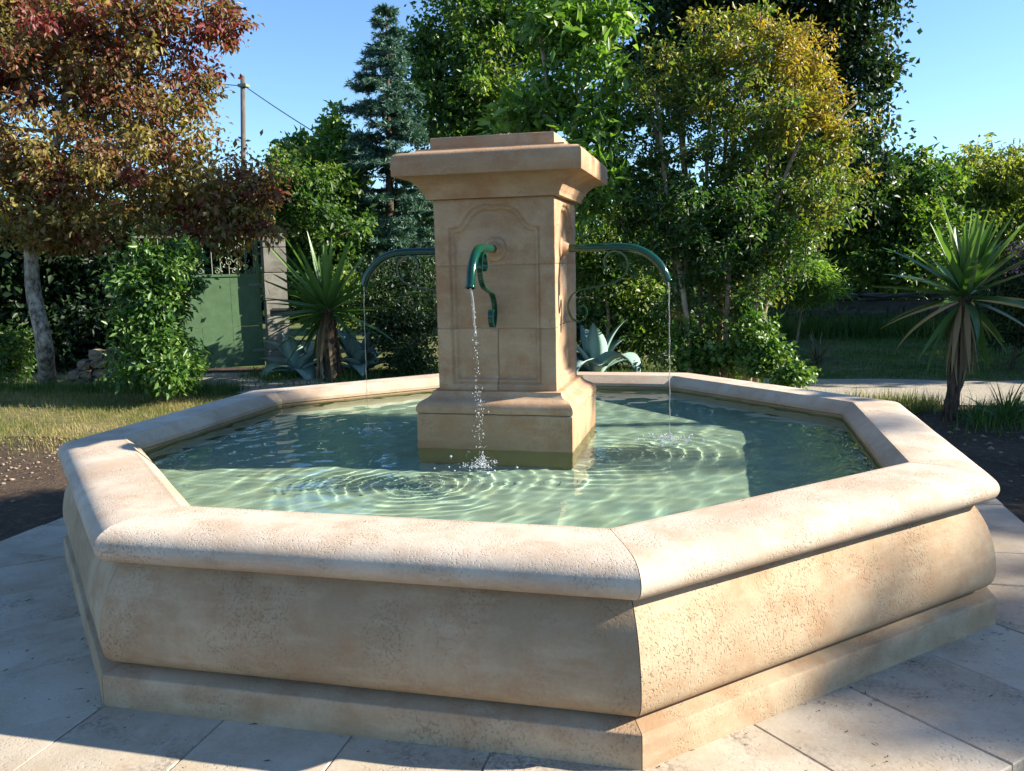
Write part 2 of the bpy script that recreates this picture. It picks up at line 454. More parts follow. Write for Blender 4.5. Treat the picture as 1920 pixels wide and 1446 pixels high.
# ------------------------------------------------------------------ spouts
def spout(k, label, reach=1.0):
    th = -math.pi / 2 + k * math.pi / 2          # 0 front, 1 right, 3 left
    c_, s_ = math.cos(th), math.sin(th)
    def W(u, w, z):
        u = u if u < .33 else .33 + (u - .33) * reach
        return np.array([u * c_ - w * s_, u * s_ + w * c_, z])
    path = spline([(.27, 1.494), (.40, 1.4955), (.52, 1.496), (.60, 1.494), (.66, 1.484), (.715, 1.460), (.765, 1.420), (.80, 1.372), (.822, 1.318)], 6)
    P = np.array([W(u, 0, z) for u, z in path])
    pipe = MB().tube(P, .0205, 16, cap=False)
    # wall thickness: inner tube near the mouth
    pipe.tube(P[-6:][::-1], .0165, 16, cap=False)
    n = 16
    o = pipe.build('spout_pipe', M['spout'], fountain, True)
    o['label'] = label
    e = P[-1]; t = P[-1] - P[-2]; t /= np.linalg.norm(t)
    lip = MB(); ring_pts = []
    a_, b_ = np.array(W(0, 1, 0)), None
    b_ = np.cross(t, a_)
    V = []
    for r_ in (.0165, .0225, .0225, .0205):
        pass
    for (r_, off) in ((.0160, .002), (.0225, .002), (.0228, -.004), (.0205, -.008)):
        for i in range(n):
            an = 2 * math.pi * i / n
            V.append(e + t * off + r_ * (math.cos(an) * a_ + math.sin(an) * b_))
    lip.add(V, [[j * n + i, j * n + (i + 1) % n, (j + 1) * n + (i + 1) % n, (j + 1) * n + i] for j in range(3) for i in range(n)])
    lip.build('lip', M['spout'], o, True)
    sc = [(.535, 1.402), (.520, 1.3925), (.503, 1.402), (.501, 1.428), (.514, 1.456), (.545, 1.474), (.583, 1.467), (.612, 1.440), (.620, 1.397), (.600, 1.352), (.548, 1.316), (.457, 1.296), (.376, 1.280), (.335, 1.256), (.313, 1.215), (.316, 1.168), (.333, 1.133), (.362, 1.119), (.393, 1.132), (.409, 1.163), (.401, 1.192), (.382, 1.200), (.372, 1.187), (.379, 1.172)]
    S = np.array([W(u, 0, z) for u, z in spline(sc, 6)])
    MB().ribbon(S, W(0, 1, 0), .025, .0085, None).build('scroll_bracket', M['spout'], o, True).data.set_sharp_from_angle(angle=R(50))
    # stone boss round the pipe
    prof = [(.060, -.270), (.060, -.281), (.055, -.2865), (.047, -.2885), (.042, -.288), (.039, -.292), (.033, -.305), (.026, -.318), (.0195, -.321)]
    V = []; n = 28
    for r_, u in prof:
        V += [W(-u, r_ * math.cos(2 * math.pi * i / n), 1.494 + r_ * math.sin(2 * math.pi * i / n)) for i in range(n)]
    bs = MB().add(V, [[j * n + i, j * n + (i + 1) % n, (j + 1) * n + (i + 1) % n, (j + 1) * n + i] for j in range(len(prof) - 1) for i in range(n)]).build('boss', M['pedestal'], fountain, True)
    return e + t * .002
TIP_F = spout(0, 'green curved pipe pouring towards the viewer', .80)
TIP_R = spout(1, 'green curved pipe on the sunlit side')
TIP_L = spout(3, 'dark green curved pipe on the shaded side')

# ------------------------------------------------------------------ water
IMP = [np.array([.03, -.71]), np.array([.835, .0]), np.array([-.835, .0])]
IMPS = [(IMP[0], .00042, .047), (IMP[1], .00080, .060), (IMP[2], .0005, .046)]
def water_h(x, y):
    h = np.zeros_like(x)
    for (c_, a, lam) in IMPS:
        r = np.hypot(x - c_[0], y - c_[1])
        th_ = np.arctan2(y - c_[1], x - c_[0])
        wob = 1 + .45 * np.sin(3 * th_ + lam * 90 + 2 * r) + .35 * np.sin(7 * th_ - 3 * r + lam * 40)
        r = r * (1 + .05 * np.sin(2 * th_ + lam * 70) + .03 * np.sin(5 * th_ + 4 * r))
        h += a * wob * np.sin(2 * math.pi * r / (lam * (1 + .35 * r))) * np.exp(-r * 1.1) / (1 + 2.5 * r) * np.clip(r / .06, 0, 1) * 1.6
    rr = np.random.default_rng(5)
    for i in range(34):
        lam = rr.uniform(.045, .26); an = rr.uniform(0, 6.283)
        h += .000072 * (lam / .1) ** 1.25 * np.sin(2 * math.pi / lam * (x * math.cos(an) + y * math.sin(an)) + rr.uniform(0, 6.28) + 1.2 * np.sin(x * 2.1 + i) + 1.2 * np.sin(y * 1.7 - i))
    return h
step = .0105
g1 = np.arange(-1.83, 1.83, step)
X, Y = np.meshgrid(g1, g1); n1 = len(g1)
Zw = WATER_Z + water_h(X, Y)
AP = np.maximum(np.maximum(np.abs(X), np.abs(Y)), (np.abs(X) + np.abs(Y)) / math.sqrt(2))
ok = (AP < 1.805)
cell = ok[:-1, :-1] & ok[1:, :-1] & ok[:-1, 1:] & ok[1:, 1:] & ~((np.maximum(np.abs(X), np.abs(Y)) < .36)[:-1, :-1])
jj, ii = np.nonzero(cell)
Fq = np.stack([jj * n1 + ii, jj * n1 + ii + 1, (jj + 1) * n1 + ii + 1, (jj + 1) * n1 + ii], 1)
used = np.unique(Fq); remap = np.full(n1 * n1, -1); remap[used] = np.arange(len(used))
V = np.stack([X.ravel(), Y.ravel(), Zw.ravel()], 1)[used]
water = link('water', make_mesh('water', V, remap[Fq], M['water'], True))
tag(water, kind='structure')
try:
    water.cycles.is_caustics_caster = True
    for o in fountain.children:
        if o.name.split('.')[0] not in ('basin_floor', 'basin_wall_stone', 'base_block'):
            continue
        o.cycles.is_caustics_receiver = True
except Exception:
    pass

# ------------------------------------------------------------------ paving
paving = tag(empty('pavement'), kind='structure')
PW, PT = .54, .075
for k in range(8):
    nrm, tan = edge_frame(k)
    a_in = A0 + .3005; Lh = (A0 + .3075) * T8; w = Lh * 2 / 4
    for j in range(4):
        s0, s1 = -Lh + j * w + .0018, -Lh + (j + 1) * w - .0018
        dz = random.uniform(-.0015, .0015); tilt = random.uniform(-.0012, .0012)
        n0, n1_ = a_in, A0 + .3075 + PW + random.uniform(-.004, .004)
        V = []
        b_ = .004
        for (z, i_) in ((-PT, 0), (-b_, 0), (0, b_)):
            for (s, n_) in ((s0 + i_, n0), (s1 - i_, n0), (s1 - i_, n1_ - i_), (s0 + i_, n1_ - i_)):
                q = nrm * n_ + tan * s
                V.append((q[0], q[1], z + dz + (tilt if s > (s0 + s1) / 2 else -tilt)))
        Fs = [[0, 1, 5, 4], [1, 2, 6, 5], [2, 3, 7, 6], [3, 0, 4, 7], [4, 5, 9, 8], [5, 6, 10, 9], [6, 7, 11, 10], [7, 4, 8, 11], [8, 9, 10, 11]]
        o = link('paving_slab', make_mesh('paving_slab', V, Fs, M['slab']), paving)
    # wedge stone at the corner between side k and k+1
    n2, t2 = edge_frame((k + 1) % 8)
    c0 = nrm * (A0 + .3045) + tan * Lh
    pA = c0 + nrm * PW; pB = c0 + n2 * PW
    mid = c0 + (nrm + n2) / np.linalg.norm(nrm + n2) * PW / math.cos(math.pi / 8)
    g_ = .0025
    ring = [c0 + (nrm + n2) * .006, pA + tan * g_, mid, pB - t2 * g_]
    V = [(q[0], q[1], -PT) for q in ring] + [(q[0], q[1], 0.0005) for q in ring]
    link('paving_slab', make_mesh('paving_slab', V, [[0, 1, 5, 4], [1, 2, 6, 5], [2, 3, 7, 6], [3, 0, 4, 7], [4, 5, 6, 7]], M['slab']), paving)

# jointing bed under the slabs
V, Fs = [], []
for i, a in enumerate(ang):
    for q in ((A0 + .29) / math.cos(math.pi / 8), (A0 + .3075 + PW - .02) / math.cos(math.pi / 8)):
        V.append((q * math.cos(a), q * math.sin(a), -.006))
Fs = [[2 * i, 2 * i + 1, (2 * i + 3) % 16, (2 * i + 2) % 16] for i in range(8)]
M['joint'] = paint_mat('joint_mortar', (.27, .23, .17), .95, .1)
link('joint_bed', make_mesh('joint_bed', V, Fs, M['joint']), paving)

# ------------------------------------------------------------------ ground materials
def ground_mat(name, c1, c2, c3, s1, s2, bump=.02, rough=.95, mask=None):
    N = NT(name); tc = N.n('TexCoord'); v = tc.outputs['Object']
    a = noise(N, v, s1, 6, .65); b = noise(N, v, s2, 4, .7); f = noise(N, v, 60, 3, .7)
    c = N.mix(N.ramp(a, [(.38, 0.0), (.62, 1.0)]), c1, c2)
    c = N.mix(N.ramp(b, [(.52, 0.0), (.66, 1.0)]), c, c3)
    c = N.mix(.6, c, N.ramp(f, [(.3, .6), (.7, 1.3)]), 'MULTIPLY')
    h = N.math('ADD', N.math('MULTIPLY', b, .7), N.math('MULTIPLY', f, .3))
    bp = N.n('Bump', Strength=.9, Distance=bump); N.l(h, bp.inputs['Height'])
    p = N.n('BsdfPrincipled', Roughness=rough); p.inputs['Specular IOR Level'].default_value = .15
    N.l(c, p.inputs['Base Color']); N.l(bp, p.inputs['Normal'])
    return N.done(p)
M['soil'] = ground_mat('soil', (.050, .034, .024), (.085, .058, .038), (.13, .095, .062), 1.2, 14, .03)
M['turf'] = ground_mat('dry_turf', (.105, .105, .038), (.19, .155, .068), (.26, .205, .10), .9, 9, .03)
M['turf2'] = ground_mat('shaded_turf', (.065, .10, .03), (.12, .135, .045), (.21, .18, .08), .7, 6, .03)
M['gravel'] = ground_mat('gravel', (.40, .35, .27), (.33, .29, .22), (.50, .45, .36), 1.5, 40, .02)
G0 = -.058
def sheet(name, pts, z, mat, n=None):
    V = [(x, y, z) for x, y in pts]
    return link(name, make_mesh(name, V, [list(range(len(pts)))], mat))
def wavy(p0, p1, n, amp, seed):
    r = np.random.default_rng(seed); t = np.linspace(0, 1, n)
    d = np.array(p1) - np.array(p0); L = np.linalg.norm(d); pr = np.array([-d[1], d[0]]) / L
    w = sum(np.sin(t * L * r.uniform(.5, 4) + r.uniform(0, 6)) for _ in range(5)) / 3 * amp
    return [tuple(np.array(p0) + d * a + pr * b) for a, b in zip(t, w)]
tag(sheet('ground', [(-300, -120), (300, -120), (300, 500), (-300, 500)], G0, M['soil']), kind='structure')
tag(sheet('lawn', wavy((-16, 1.35), (-2.2, 2.1), 60, .16, 1) + [(-2.2, 4.9), (-16, 4.9)], G0 + .008, M['turf']), kind='structure')
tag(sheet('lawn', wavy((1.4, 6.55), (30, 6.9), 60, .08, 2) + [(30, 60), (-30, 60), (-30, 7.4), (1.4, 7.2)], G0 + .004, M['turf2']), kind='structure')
tag(sheet('gravel_path', wavy((-9, 4.75), (30, 4.7), 90, .07, 3) + wavy((30, 6.65), (-9, 6.6), 90, .07, 4), G0 + .012, M['gravel']), kind='structure')

# ------------------------------------------------------------------ foliage kit
LEAF = 1.18
def leaf_mat(name, stops, gloss=.35, trans=.35, rough=.45):
    N = NT(name)
    at_ = N.n('Attribute', _attribute_name='tint')
    r = N.ramp(at_.outputs['Fac'], [(p_, tuple(x * LEAF for x in c_)) for p_, c_ in stops])
    p = N.n('BsdfPrincipled', Roughness=rough); p.inputs['Specular IOR Level'].default_value = gloss
    N.l(r, p.inputs['Base Color'])
    t = N.n('BsdfTranslucent')
    tc_ = N.mix(1.0, r, (1.35, 1.45, .62), 'MULTIPLY'); N.l(tc_, t, 0)
    mx = N.n('MixShader'); mx.inputs[0].default_value = trans
    N.l(p, mx, 1); N.l(t, mx, 2)
    return N.done(mx)
def bark_mat(name, c1, c2, s=14, bump=.02, stretch=(1, 1, .25)):
    N = NT(name); tc = N.n('TexCoord'); mp = N.n('Mapping'); mp.inputs['Scale'].default_value = stretch
    N.l(tc.outputs['Object'], mp, 0)
    a = noise(N, mp, s, 6, .7); b = noise(N, tc.outputs['Object'], 3, 4, .6)
    c = N.mix(N.ramp(a, [(.38, 0.0), (.62, 1.0)]), c1, c2)
    c = N.mix(.5, c, N.ramp(b, [(.3, .65), (.7, 1.25)]), 'MULTIPLY')
    bp = N.n('Bump', Strength=1.0, Distance=bump); N.l(a, bp.inputs['Height'])
    p = N.n('BsdfPrincipled', Roughness=.9); p.inputs['Specular IOR Level'].default_value = .15
    N.l(c, p.inputs['Base Color']); N.l(bp, p.inputs['Normal'])
    return N.done(p)
def unit(a): return a / (np.linalg.norm(a, axis=-1, keepdims=True) + 1e-9)
class Blob:
    """ellipsoid of a crown: image place, viewing depth, half sizes (pixels of the 1920 frame, metres in depth), share of clusters"""
    def __init__(s, px, py, D, rx, ry, rd, w=1.0, t=0.0):
        s.c = at(px, py, D); k = D / F_PX
        s.r = np.array([rx * k, rd, ry * k]); s.w = w; s.t = t
HX = np.array([CR[0], CR[1], 0]); HX /= np.linalg.norm(HX)
HY = np.array([-HX[1], HX[0], 0]); HZ = np.array([0, 0, 1.])
def clusters(blobs, n, r, shell=.45):
    w = np.array([b.w * (b.r[0] * b.r[2] + b.r[0] * b.r[1]) for b in blobs]); w = w / w.sum()
    C, Tn = [], []
    for b, k in zip(blobs, np.maximum(1, np.round(w * n)).astype(int)):
        d = unit(r.normal(size=(k, 3))); rad = r.uniform(0, 1, (k, 1)) ** shell
        q = d * rad * b.r * (1 + .16 * fnoise(d * 3 + b.c, .55, 8, 2))[:, None]
        C.append(b.c + q[:, :1] * HX + q[:, 1:2] * HY + q[:, 2:] * HZ)
        Tn.append(np.full(k, b.t) + .25 * q[:, 2] / b.r[2] * 0)
    return np.concatenate(C), np.concatenate(Tn)
def leaf_cloud(C, T, per, cr, ll, lw, r, droop=.3, tvar=.16, cvar=.18, flat=.75, spiky=0.0, fold=.25, out=.6):
    nc = len(C)
    cnt = r.poisson(per, nc) + 3
    idx = np.repeat(np.arange(nc), cnt); n = len(idx)
    crad = cr * r.uniform(.55, 1.45, nc)
    off = r.normal(size=(n, 3)) * (crad[idx] * .55)[:, None]; off[:, 2] *= flat
    P = C[idx] + off
    ax = unit(unit(off) * out + r.normal(size=(n, 3)) * .55 + np.array([0, 0, -droop]))
    up = unit(r.normal(size=(n, 3)) * .6 + np.array([.25, -.1, .7]))
    sd_ = unit(np.cross(ax, up)); nn = np.cross(sd_, ax)
    csz = r.uniform(.72, 1.28, nc)[idx]
    L = (ll * csz * r.uniform(.45, 1.3, n))[:, None]; W_ = (lw * csz * r.uniform(.55, 1.25, n))[:, None]
    v0 = P; v2 = P + ax * L - nn * L * .12
    mid_ = P + ax * L * .45 + nn * W_ * fold
    v1 = mid_ + sd_ * W_ * .5; v3 = mid_ - sd_ * W_ * .5
    V = np.stack([v0, v1, v2, v3], 1).reshape(-1, 3)
    b = np.arange(n)[:, None] * 4
    Fs = np.concatenate([b + [0, 1, 2], b + [0, 2, 3]], 1).reshape(-1, 3)
    ct = r.normal(size=nc) * cvar
    tint = np.clip(.5 + (T + ct)[idx] + r.normal(size=n) * tvar, 0, 1)
    return V, Fs, np.repeat(tint, 2)
def skeleton(trunk_nodes, C, r, rmax=.05, rmin=.004, start=0.0):
    """joins cluster centres to the trunk as a tree; returns polylines with radii"""
    nodes = [np.array(p) for p, _ in trunk_nodes]; par = [-1] * len(nodes)
    tr = len(nodes)
    dist = np.min(np.linalg.norm(C[:, None] - np.array(nodes)[None], axis=2), axis=1)
    for i in np.argsort(dist):
        A = np.array(nodes)
        d = np.linalg.norm(A - C[i], axis=1) + 1.2 * np.maximum(0, A[:, 2] - C[i][2])
        par.append(int(np.argmin(d))); nodes.append(C[i])
    cnt = np.ones(len(nodes))
    for i in range(len(nodes) - 1, tr - 1, -1): cnt[par[i]] += cnt[i]
    mx = max(1.0, cnt[tr:].max()) if len(nodes) > tr else 1
    segs = []
    for i in range(tr, len(nodes)):
        a, b = nodes[par[i]], nodes[i]; L = np.linalg.norm(b - a)
        m1 = a + (b - a) * .5 + r.normal(size=3) * L * .10 + np.array([0, 0, .06 * L])
        ra_ = max(rmin, rmax * math.sqrt(cnt[i] / mx)); rb_ = max(rmin * .7, ra_ * .62)
        segs.append((np.array([a, m1, b]), np.array([ra_, (ra_ + rb_) / 2, rb_])))
    return segs
def multi_tubes(segs, n=5):
    mb = MB()
    for P, rad in segs: mb.tube(P, rad, n, cap=False)
    return mb
def grow(name, label, cat, base, blobs, mat, bark, ncl, per, cr, ll, lw, seed, trunk=None, tr=.1, group=None, rmax=.05, crown='crown', tinter=None, branch=True, stems=None, shell=.45, stem_leaf=0, **kw):
    r = np.random.default_rng(seed)
    root = tag(empty(name, tuple(base)), label, cat, group)
    B = np.array(base, float)
    C, T = clusters(blobs, ncl, r, shell)
    C[:, 2] = np.maximum(C[:, 2], .1)
    if tinter is not None: T = T + tinter(C)
    stems = stems or [trunk]
    nodes = []; allnodes = []
    for st in stems:
        P = np.array([np.array(p_) for p_ in st], float)
        S = spline(P, 6); k = len(S)
        rad = np.interp(np.linspace(0, 1, k), [0, .06, .5, 1], [1.35, 1.0, .75, .35]) * tr
        rad = rad * (1 + .10 * fnoise(S * 2, 1.5, seed, 2))
        o = MB().tube(S - B, rad, 10).build('trunk' if len(stems) == 1 else 'stem', bark, root, True)
        nodes += [(S[i], rad[i]) for i in range(int(k * .35), k, 2)]
        allnodes += [(S[i], rad[i]) for i in range(2, int(k * .55))]
    if stem_leaf:
        st_ = np.array([n_[0] for n_ in allnodes]); pick = st_[r.integers(0, len(st_), stem_leaf)]
        C = np.concatenate([C, pick + r.normal(size=(stem_leaf, 3)) * [.13, .13, .08]]); T = np.concatenate([T, r.normal(size=stem_leaf) * .12 - .1])
    if branch:
        segs = [(P - B, q) for P, q in skeleton(nodes, C, r, rmax)]
        multi_tubes(segs).build('branches', bark, root, True)['kind'] = 'stuff'
    V, Fs, tint = leaf_cloud(C, T, per, cr, ll, lw, r, **kw)
    link(crown, make_mesh(crown, V - B, Fs, mat, False, tint), root)
    return root

G = lambda *c: c
M['bark_grey'] = bark_mat('grey_bark', (.085, .07, .05), (.46, .41, .32), 16, .03, (1, 1, .6))
M['bark_dark'] = bark_mat('dark_bark', (.045, .035, .026), (.11, .085, .06), 12)
M['bark_pale'] = bark_mat('pale_twig_bark', (.20, .155, .10), (.38, .31, .21), 14, .01)
M['lf_plum'] = leaf_mat('plum_leaves', [(0, (.14, .015, .024)), (.22, (.17, .042, .032)), (.45, (.165, .092, .042)), (.68, (.15, .138, .045)), (1, (.31, .225, .055))], .35, .4)
M['lf_laurel'] = leaf_mat('laurel_leaves', [(0, (.018, .055, .010)), (.5, (.05, .12, .018)), (1, (.14, .22, .04))], .45, .3, .42)
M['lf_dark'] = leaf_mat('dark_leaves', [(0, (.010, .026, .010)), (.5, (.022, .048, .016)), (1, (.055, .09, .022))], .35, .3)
M['lf_mid'] = leaf_mat('mid_green_leaves', [(0, (.02, .055, .012)), (.5, (.055, .12, .022)), (1, (.19, .24, .04))], .5, .45)
M['lf_bright'] = leaf_mat('bright_leaves', [(0, (.04, .10, .015)), (.5, (.095, .19, .028)), (1, (.22, .32, .06))], .6, .45)
M['lf_gold'] = leaf_mat('golden_leaves', [(0, (.024, .07, .016)), (.35, (.07, .135, .026)), (.58, (.14, .165, .03)), (.8, (.25, .20, .03)), (1, (.33, .20, .03))], .55, .45)
M['lf_blue'] = leaf_mat('conifer_needles', [(0, (.028, .072, .05)), (.5, (.065, .14, .10)), (1, (.16, .25, .18))], .3, .12)
M['lf_yellow'] = leaf_mat('yellow_green_leaves', [(0, (.06, .11, .016)), (.5, (.18, .22, .035)), (1, (.34, .32, .06))], .35, .4)

# ------------------------------------------------------------------ trees and shrubs
b = ground(90, 728, G0)
plum_blobs = [Blob(120, 130, 10.9, 190, 170, 1.5, 1, -.05), Blob(0, 40, 11.2, 160, 140, 1.4, 1, -.15), Blob(320, 60, 11.0, 120, 120, 1.0, .9, -.1),
              Blob(200, 320, 10.5, 180, 100, 1.1, 1.1, .12), Blob(440, 345, 10.6, 70, 75, .5, 1.1, .10), Blob(310, 240, 10.8, 85, 90, .8, .9, .05),
              Blob(40, 340, 10.4, 110, 100, .9, 1.1, .12), Blob(435, 40, 10.9, 55, 55, .5, .55, -.25), Blob(375, 190, 10.9, 45, 50, .4, .6, -.05),
              Blob(-180, 150, 11.2, 170, 200, 1.4, .7, 0), Blob(345, 380, 10.5, 90, 50, .6, 1.0, .22), Blob(465, 400, 10.6, 45, 55, .4, 1.1, .06), Blob(400, 420, 10.5, 60, 35, .4, 1.0, .15), Blob(110, 420, 10.4, 110, 40, .6, .9, .2), Blob(175, 445, 10.2, 30, 45, .25, 1.2, .05), Blob(60, 430, 10.3, 40, 40, .3, 1, .25), Blob(270, 430, 10.4, 25, 30, .25, 1, .1), Blob(490, 440, 10.6, 22, 30, .25, 1.3, -.05), Blob(500, 340, 10.6, 22, 40, .3, .7, -.1), Blob(120, 60, 11.4, 260, 130, 1.4, .6, -.15)]
grow('plum_tree', 'purple-leaved plum tree with pale spotted trunk and red-brown leaves on the left', 'tree', b, plum_blobs, M['lf_plum'], M['bark_grey'], 640, 82, .20, .088, .048, 11,
     trunk=[b, at(82, 640, 10.65), at(62, 540, 10.7), at(62, 440, 10.75), at(90, 330, 10.8), at(120, 200, 10.9), at(130, 80, 11)], tr=.105, rmax=.05, droop=.55, tvar=.12, cvar=.20)
b = ground(330, 737, G0)
grow('laurel_bush', 'glossy green laurel bush growing up in front of the green gate', 'bush', b,
     [Blob(285, 515, 9.9, 68, 62, .4), Blob(325, 500, 9.9, 48, 45, .35, .8), Blob(275, 600, 9.8, 58, 80, .4), Blob(300, 590, 9.8, 40, 50, .3), Blob(305, 675, 9.7, 62, 45, .4, 1.2, .08), Blob(330, 695, 9.6, 45, 30, .35, 1.2, .15), Blob(235, 680, 9.7, 20, 40, .3, .8)],
     M['lf_laurel'], M['bark_dark'], 170, 75, .14, .085, .042, 12, trunk=[b, at(310, 660, 9.9), at(305, 560, 9.9), at(300, 480, 9.9)], tr=.03, rmax=.015, droop=.35, cvar=.12)
def simple(name, label, cat, px, py_base, D, blobs, mat, bark, ncl, per, cr, ll, lw, seed, top, tr=.1, group=None, **kw):
    b0 = at(px, py_base, D); b0[2] = G0
    t_ = at(*top, D)
    return grow(name, label, cat, b0, blobs, mat, bark, ncl, per, cr, ll, lw, seed, trunk=[b0, b0 * .6 + t_ * .4 + np.array([.08, 0, 0]), b0 * .25 + t_ * .75, t_], tr=tr, group=group, **kw)
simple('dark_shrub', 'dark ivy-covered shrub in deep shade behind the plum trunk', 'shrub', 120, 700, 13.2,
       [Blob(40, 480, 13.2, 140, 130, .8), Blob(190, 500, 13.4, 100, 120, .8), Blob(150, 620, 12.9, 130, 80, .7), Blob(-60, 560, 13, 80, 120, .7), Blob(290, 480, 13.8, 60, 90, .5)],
       M['lf_dark'], M['bark_dark'], 300, 85, .32, .13, .08, 13, (120, 430), .08, tvar=.10, tinter=lambda C: np.full(len(C), -.3))  # tint lowered throughout: deep shade put into the leaf colour
simple('low_shrub', 'small green leafy shrub left of the plum trunk', 'shrub', 20, 715, 11.3,
       [Blob(20, 665, 11.3, 42, 48, .35), Blob(-40, 660, 11.4, 50, 60, .4)], M['lf_mid'], M['bark_dark'], 60, 60, .16, .08, .05, 14, (20, 650), .02, rmax=.01)
simple('hedge_shrub', 'rounded dark green shrub between the gate pillar and the conifer', 'shrub', 600, 660, 14.6,
       [Blob(560, 390, 14.5, 75, 90, .9), Blob(620, 420, 14.5, 70, 110, .9), Blob(580, 520, 14.3, 90, 90, .8), Blob(540, 330, 14.8, 45, 60, .6, 1, .15), Blob(650, 520, 14.2, 60, 100, .7)],
       M['lf_mid'], M['bark_dark'], 260, 70, .20, .11, .062, 15, (590, 400), .07, tvar=.13)
simple('young_tree', 'small light green tree with a pointed top beside the conifer', 'tree', 625, 660, 15.6,
       [Blob(622, 250, 15.6, 32, 45, .4, 1, .2), Blob(600, 300, 15.6, 40, 40, .4, 1, .1), Blob(640, 310, 15.6, 45, 60, .5, 1, .05), Blob(560, 290, 16, 45, 35, .5, 1, 0), Blob(630, 390, 15.5, 45, 50, .4, 1, .2)],
       M['lf_bright'], M['bark_dark'], 130, 55, .18, .12, .07, 16, (625, 215), .05, rmax=.02)
simple('tall_oak', 'tall dark green broadleaf tree behind the conifer and pedestal', 'tree', 900, 640, 17.5,
       [Blob(900, 80, 17.5, 130, 110, 1.8), Blob(830, 200, 17.2, 80, 110, 1.2), Blob(940, 250, 17, 120, 120, 1.6), Blob(1060, 40, 17.6, 130, 90, 1.6), Blob(890, 380, 16.8, 120, 90, 1.3), Blob(800, 120, 17.4, 45, 90, .8), Blob(900, -90, 17.5, 160, 100, 1.6, .5), Blob(930, 140, 16.4, 60, 70, .6, 1, .3)],
       M['lf_mid'], M['bark_dark'], 620, 62, .24, .125, .078, 17, (900, 20), .16, rmax=.06, tvar=.14, cvar=.16)
b = at(1040, 690, 9.9); b[2] = G0
grow('green_shrub', 'tall light green shrub with thin pale stems right behind the pedestal', 'shrub', b,
     [Blob(1035, 40, 9.9, 65, 70, .5), Blob(1100, 110, 9.9, 65, 100, .5), Blob(1130, 240, 9.8, 60, 100, .5), Blob(1010, 190, 10, 55, 80, .4), Blob(1120, 350, 9.7, 60, 60, .5), Blob(1160, 30, 10, 40, 60, .4, .5), Blob(950, 230, 10.1, 30, 25, .3, .6), Blob(1040, -60, 9.9, 100, 60, .6, .5)],
     M['lf_bright'], M['bark_pale'], 150, 34, .17, .15, .060, 18, stems=[[b + [.0, 0, 0], at(1042, 400, 9.9), at(1035, 230, 9.9), at(1012, 60, 9.9), at(1000, -60, 9.9)], [b + [.15, .05, 0], at(1070, 400, 9.8), at(1085, 200, 9.8), at(1125, 60, 9.9)], [b + [.08, -.05, 0], at(1066, 330, 9.9), at(1080, 190, 9.95), at(1082, -20, 9.9)]],
     tr=.036, rmax=.022, droop=.2, tvar=.15, flat=.9)
gb = ground(1350, 716, G0)
rs = np.random.default_rng(33); gstems = []
for i in range(13):
    u = i / 12; x0 = 1285 + 135 * u + rs.uniform(-8, 8); D_ = 10 + rs.uniform(-.35, .35)
    p0_ = at(x0, 700, D_); p0_[2] = G0
    x2 = 1180 + 400 * u + rs.uniform(-30, 30)
    gstems.append([p0_, at(x0 + (x2 - x0) * .12 + rs.uniform(-8, 8), 560, D_), at(x0 + (x2 - x0) * .40 + rs.uniform(-12, 12), 390, D_), at(x0 + (x2 - x0) * .8, 220 + rs.uniform(-40, 40), D_), at(x2, 110 + rs.uniform(-50, 60) + 130 * abs(u - .55), D_)])
def gold_t(C):
    d = (C - CAM) @ CF; px = 960 + F_PX * ((C - CAM) @ CR) / d; py = 723 - F_PX * ((C - CAM) @ CU) / d
    return np.clip((230 - py) / 520, -.26, .22) + np.clip((px - 1430) / 600, -.14, .20)
grow('golden_tree', 'many-stemmed tree with golden tips and green lower leaves right of the pedestal', 'tree', gb,
     [Blob(1390, 95, 10, 140, 70, .9), Blob(1250, 180, 10, 95, 90, .8), Blob(1400, 220, 9.9, 140, 100, .9), Blob(1530, 250, 10, 85, 130, .8), Blob(1320, 360, 9.8, 140, 100, .9), Blob(1480, 390, 9.8, 110, 80, .8), Blob(1330, 450, 9.7, 110, 70, .7, .9, -.02), Blob(1250, 540, 9.9, 40, 50, .4, .4, -.02), Blob(1450, 460, 9.8, 80, 50, .6, .8, .02), Blob(1370, 560, 9.7, 60, 30, .4, .2, .0), Blob(1220, 420, 10, 80, 90, .7), Blob(1480, 120, 10, 90, 70, .7), Blob(1560, 330, 10, 60, 70, .6), Blob(1420, 520, 9.7, 50, 40, .5, .4), Blob(1180, 330, 10.2, 60, 110, .6)],
     M['lf_gold'], M['bark_pale'], 640, 62, .125, .072, .036, 19, stems=gstems, tr=.036, rmax=.024, tinter=gold_t, shell=.36, stem_leaf=110, droop=.15, tvar=.12, cvar=.11)
simple('ivy_bush', 'pale green leafy bush at the foot of the golden tree', 'bush', 1440, 720, 9.3,
       [Blob(1400, 635, 9.6, 26, 50, .3), Blob(1430, 670, 9.4, 40, 34, .3), Blob(1490, 703, 9.1, 38, 13, .2, 1.2), Blob(1330, 670, 9.8, 60, 30, .3, .6), Blob(1290, 640, 9.9, 30, 50, .3, .4)],
       M['lf_laurel'], M['bark_dark'], 150, 36, .10, .066, .054, 20, (1430, 640), .02, rmax=.008, cvar=.14, droop=.1, tinter=lambda C: np.full(len(C), .2))
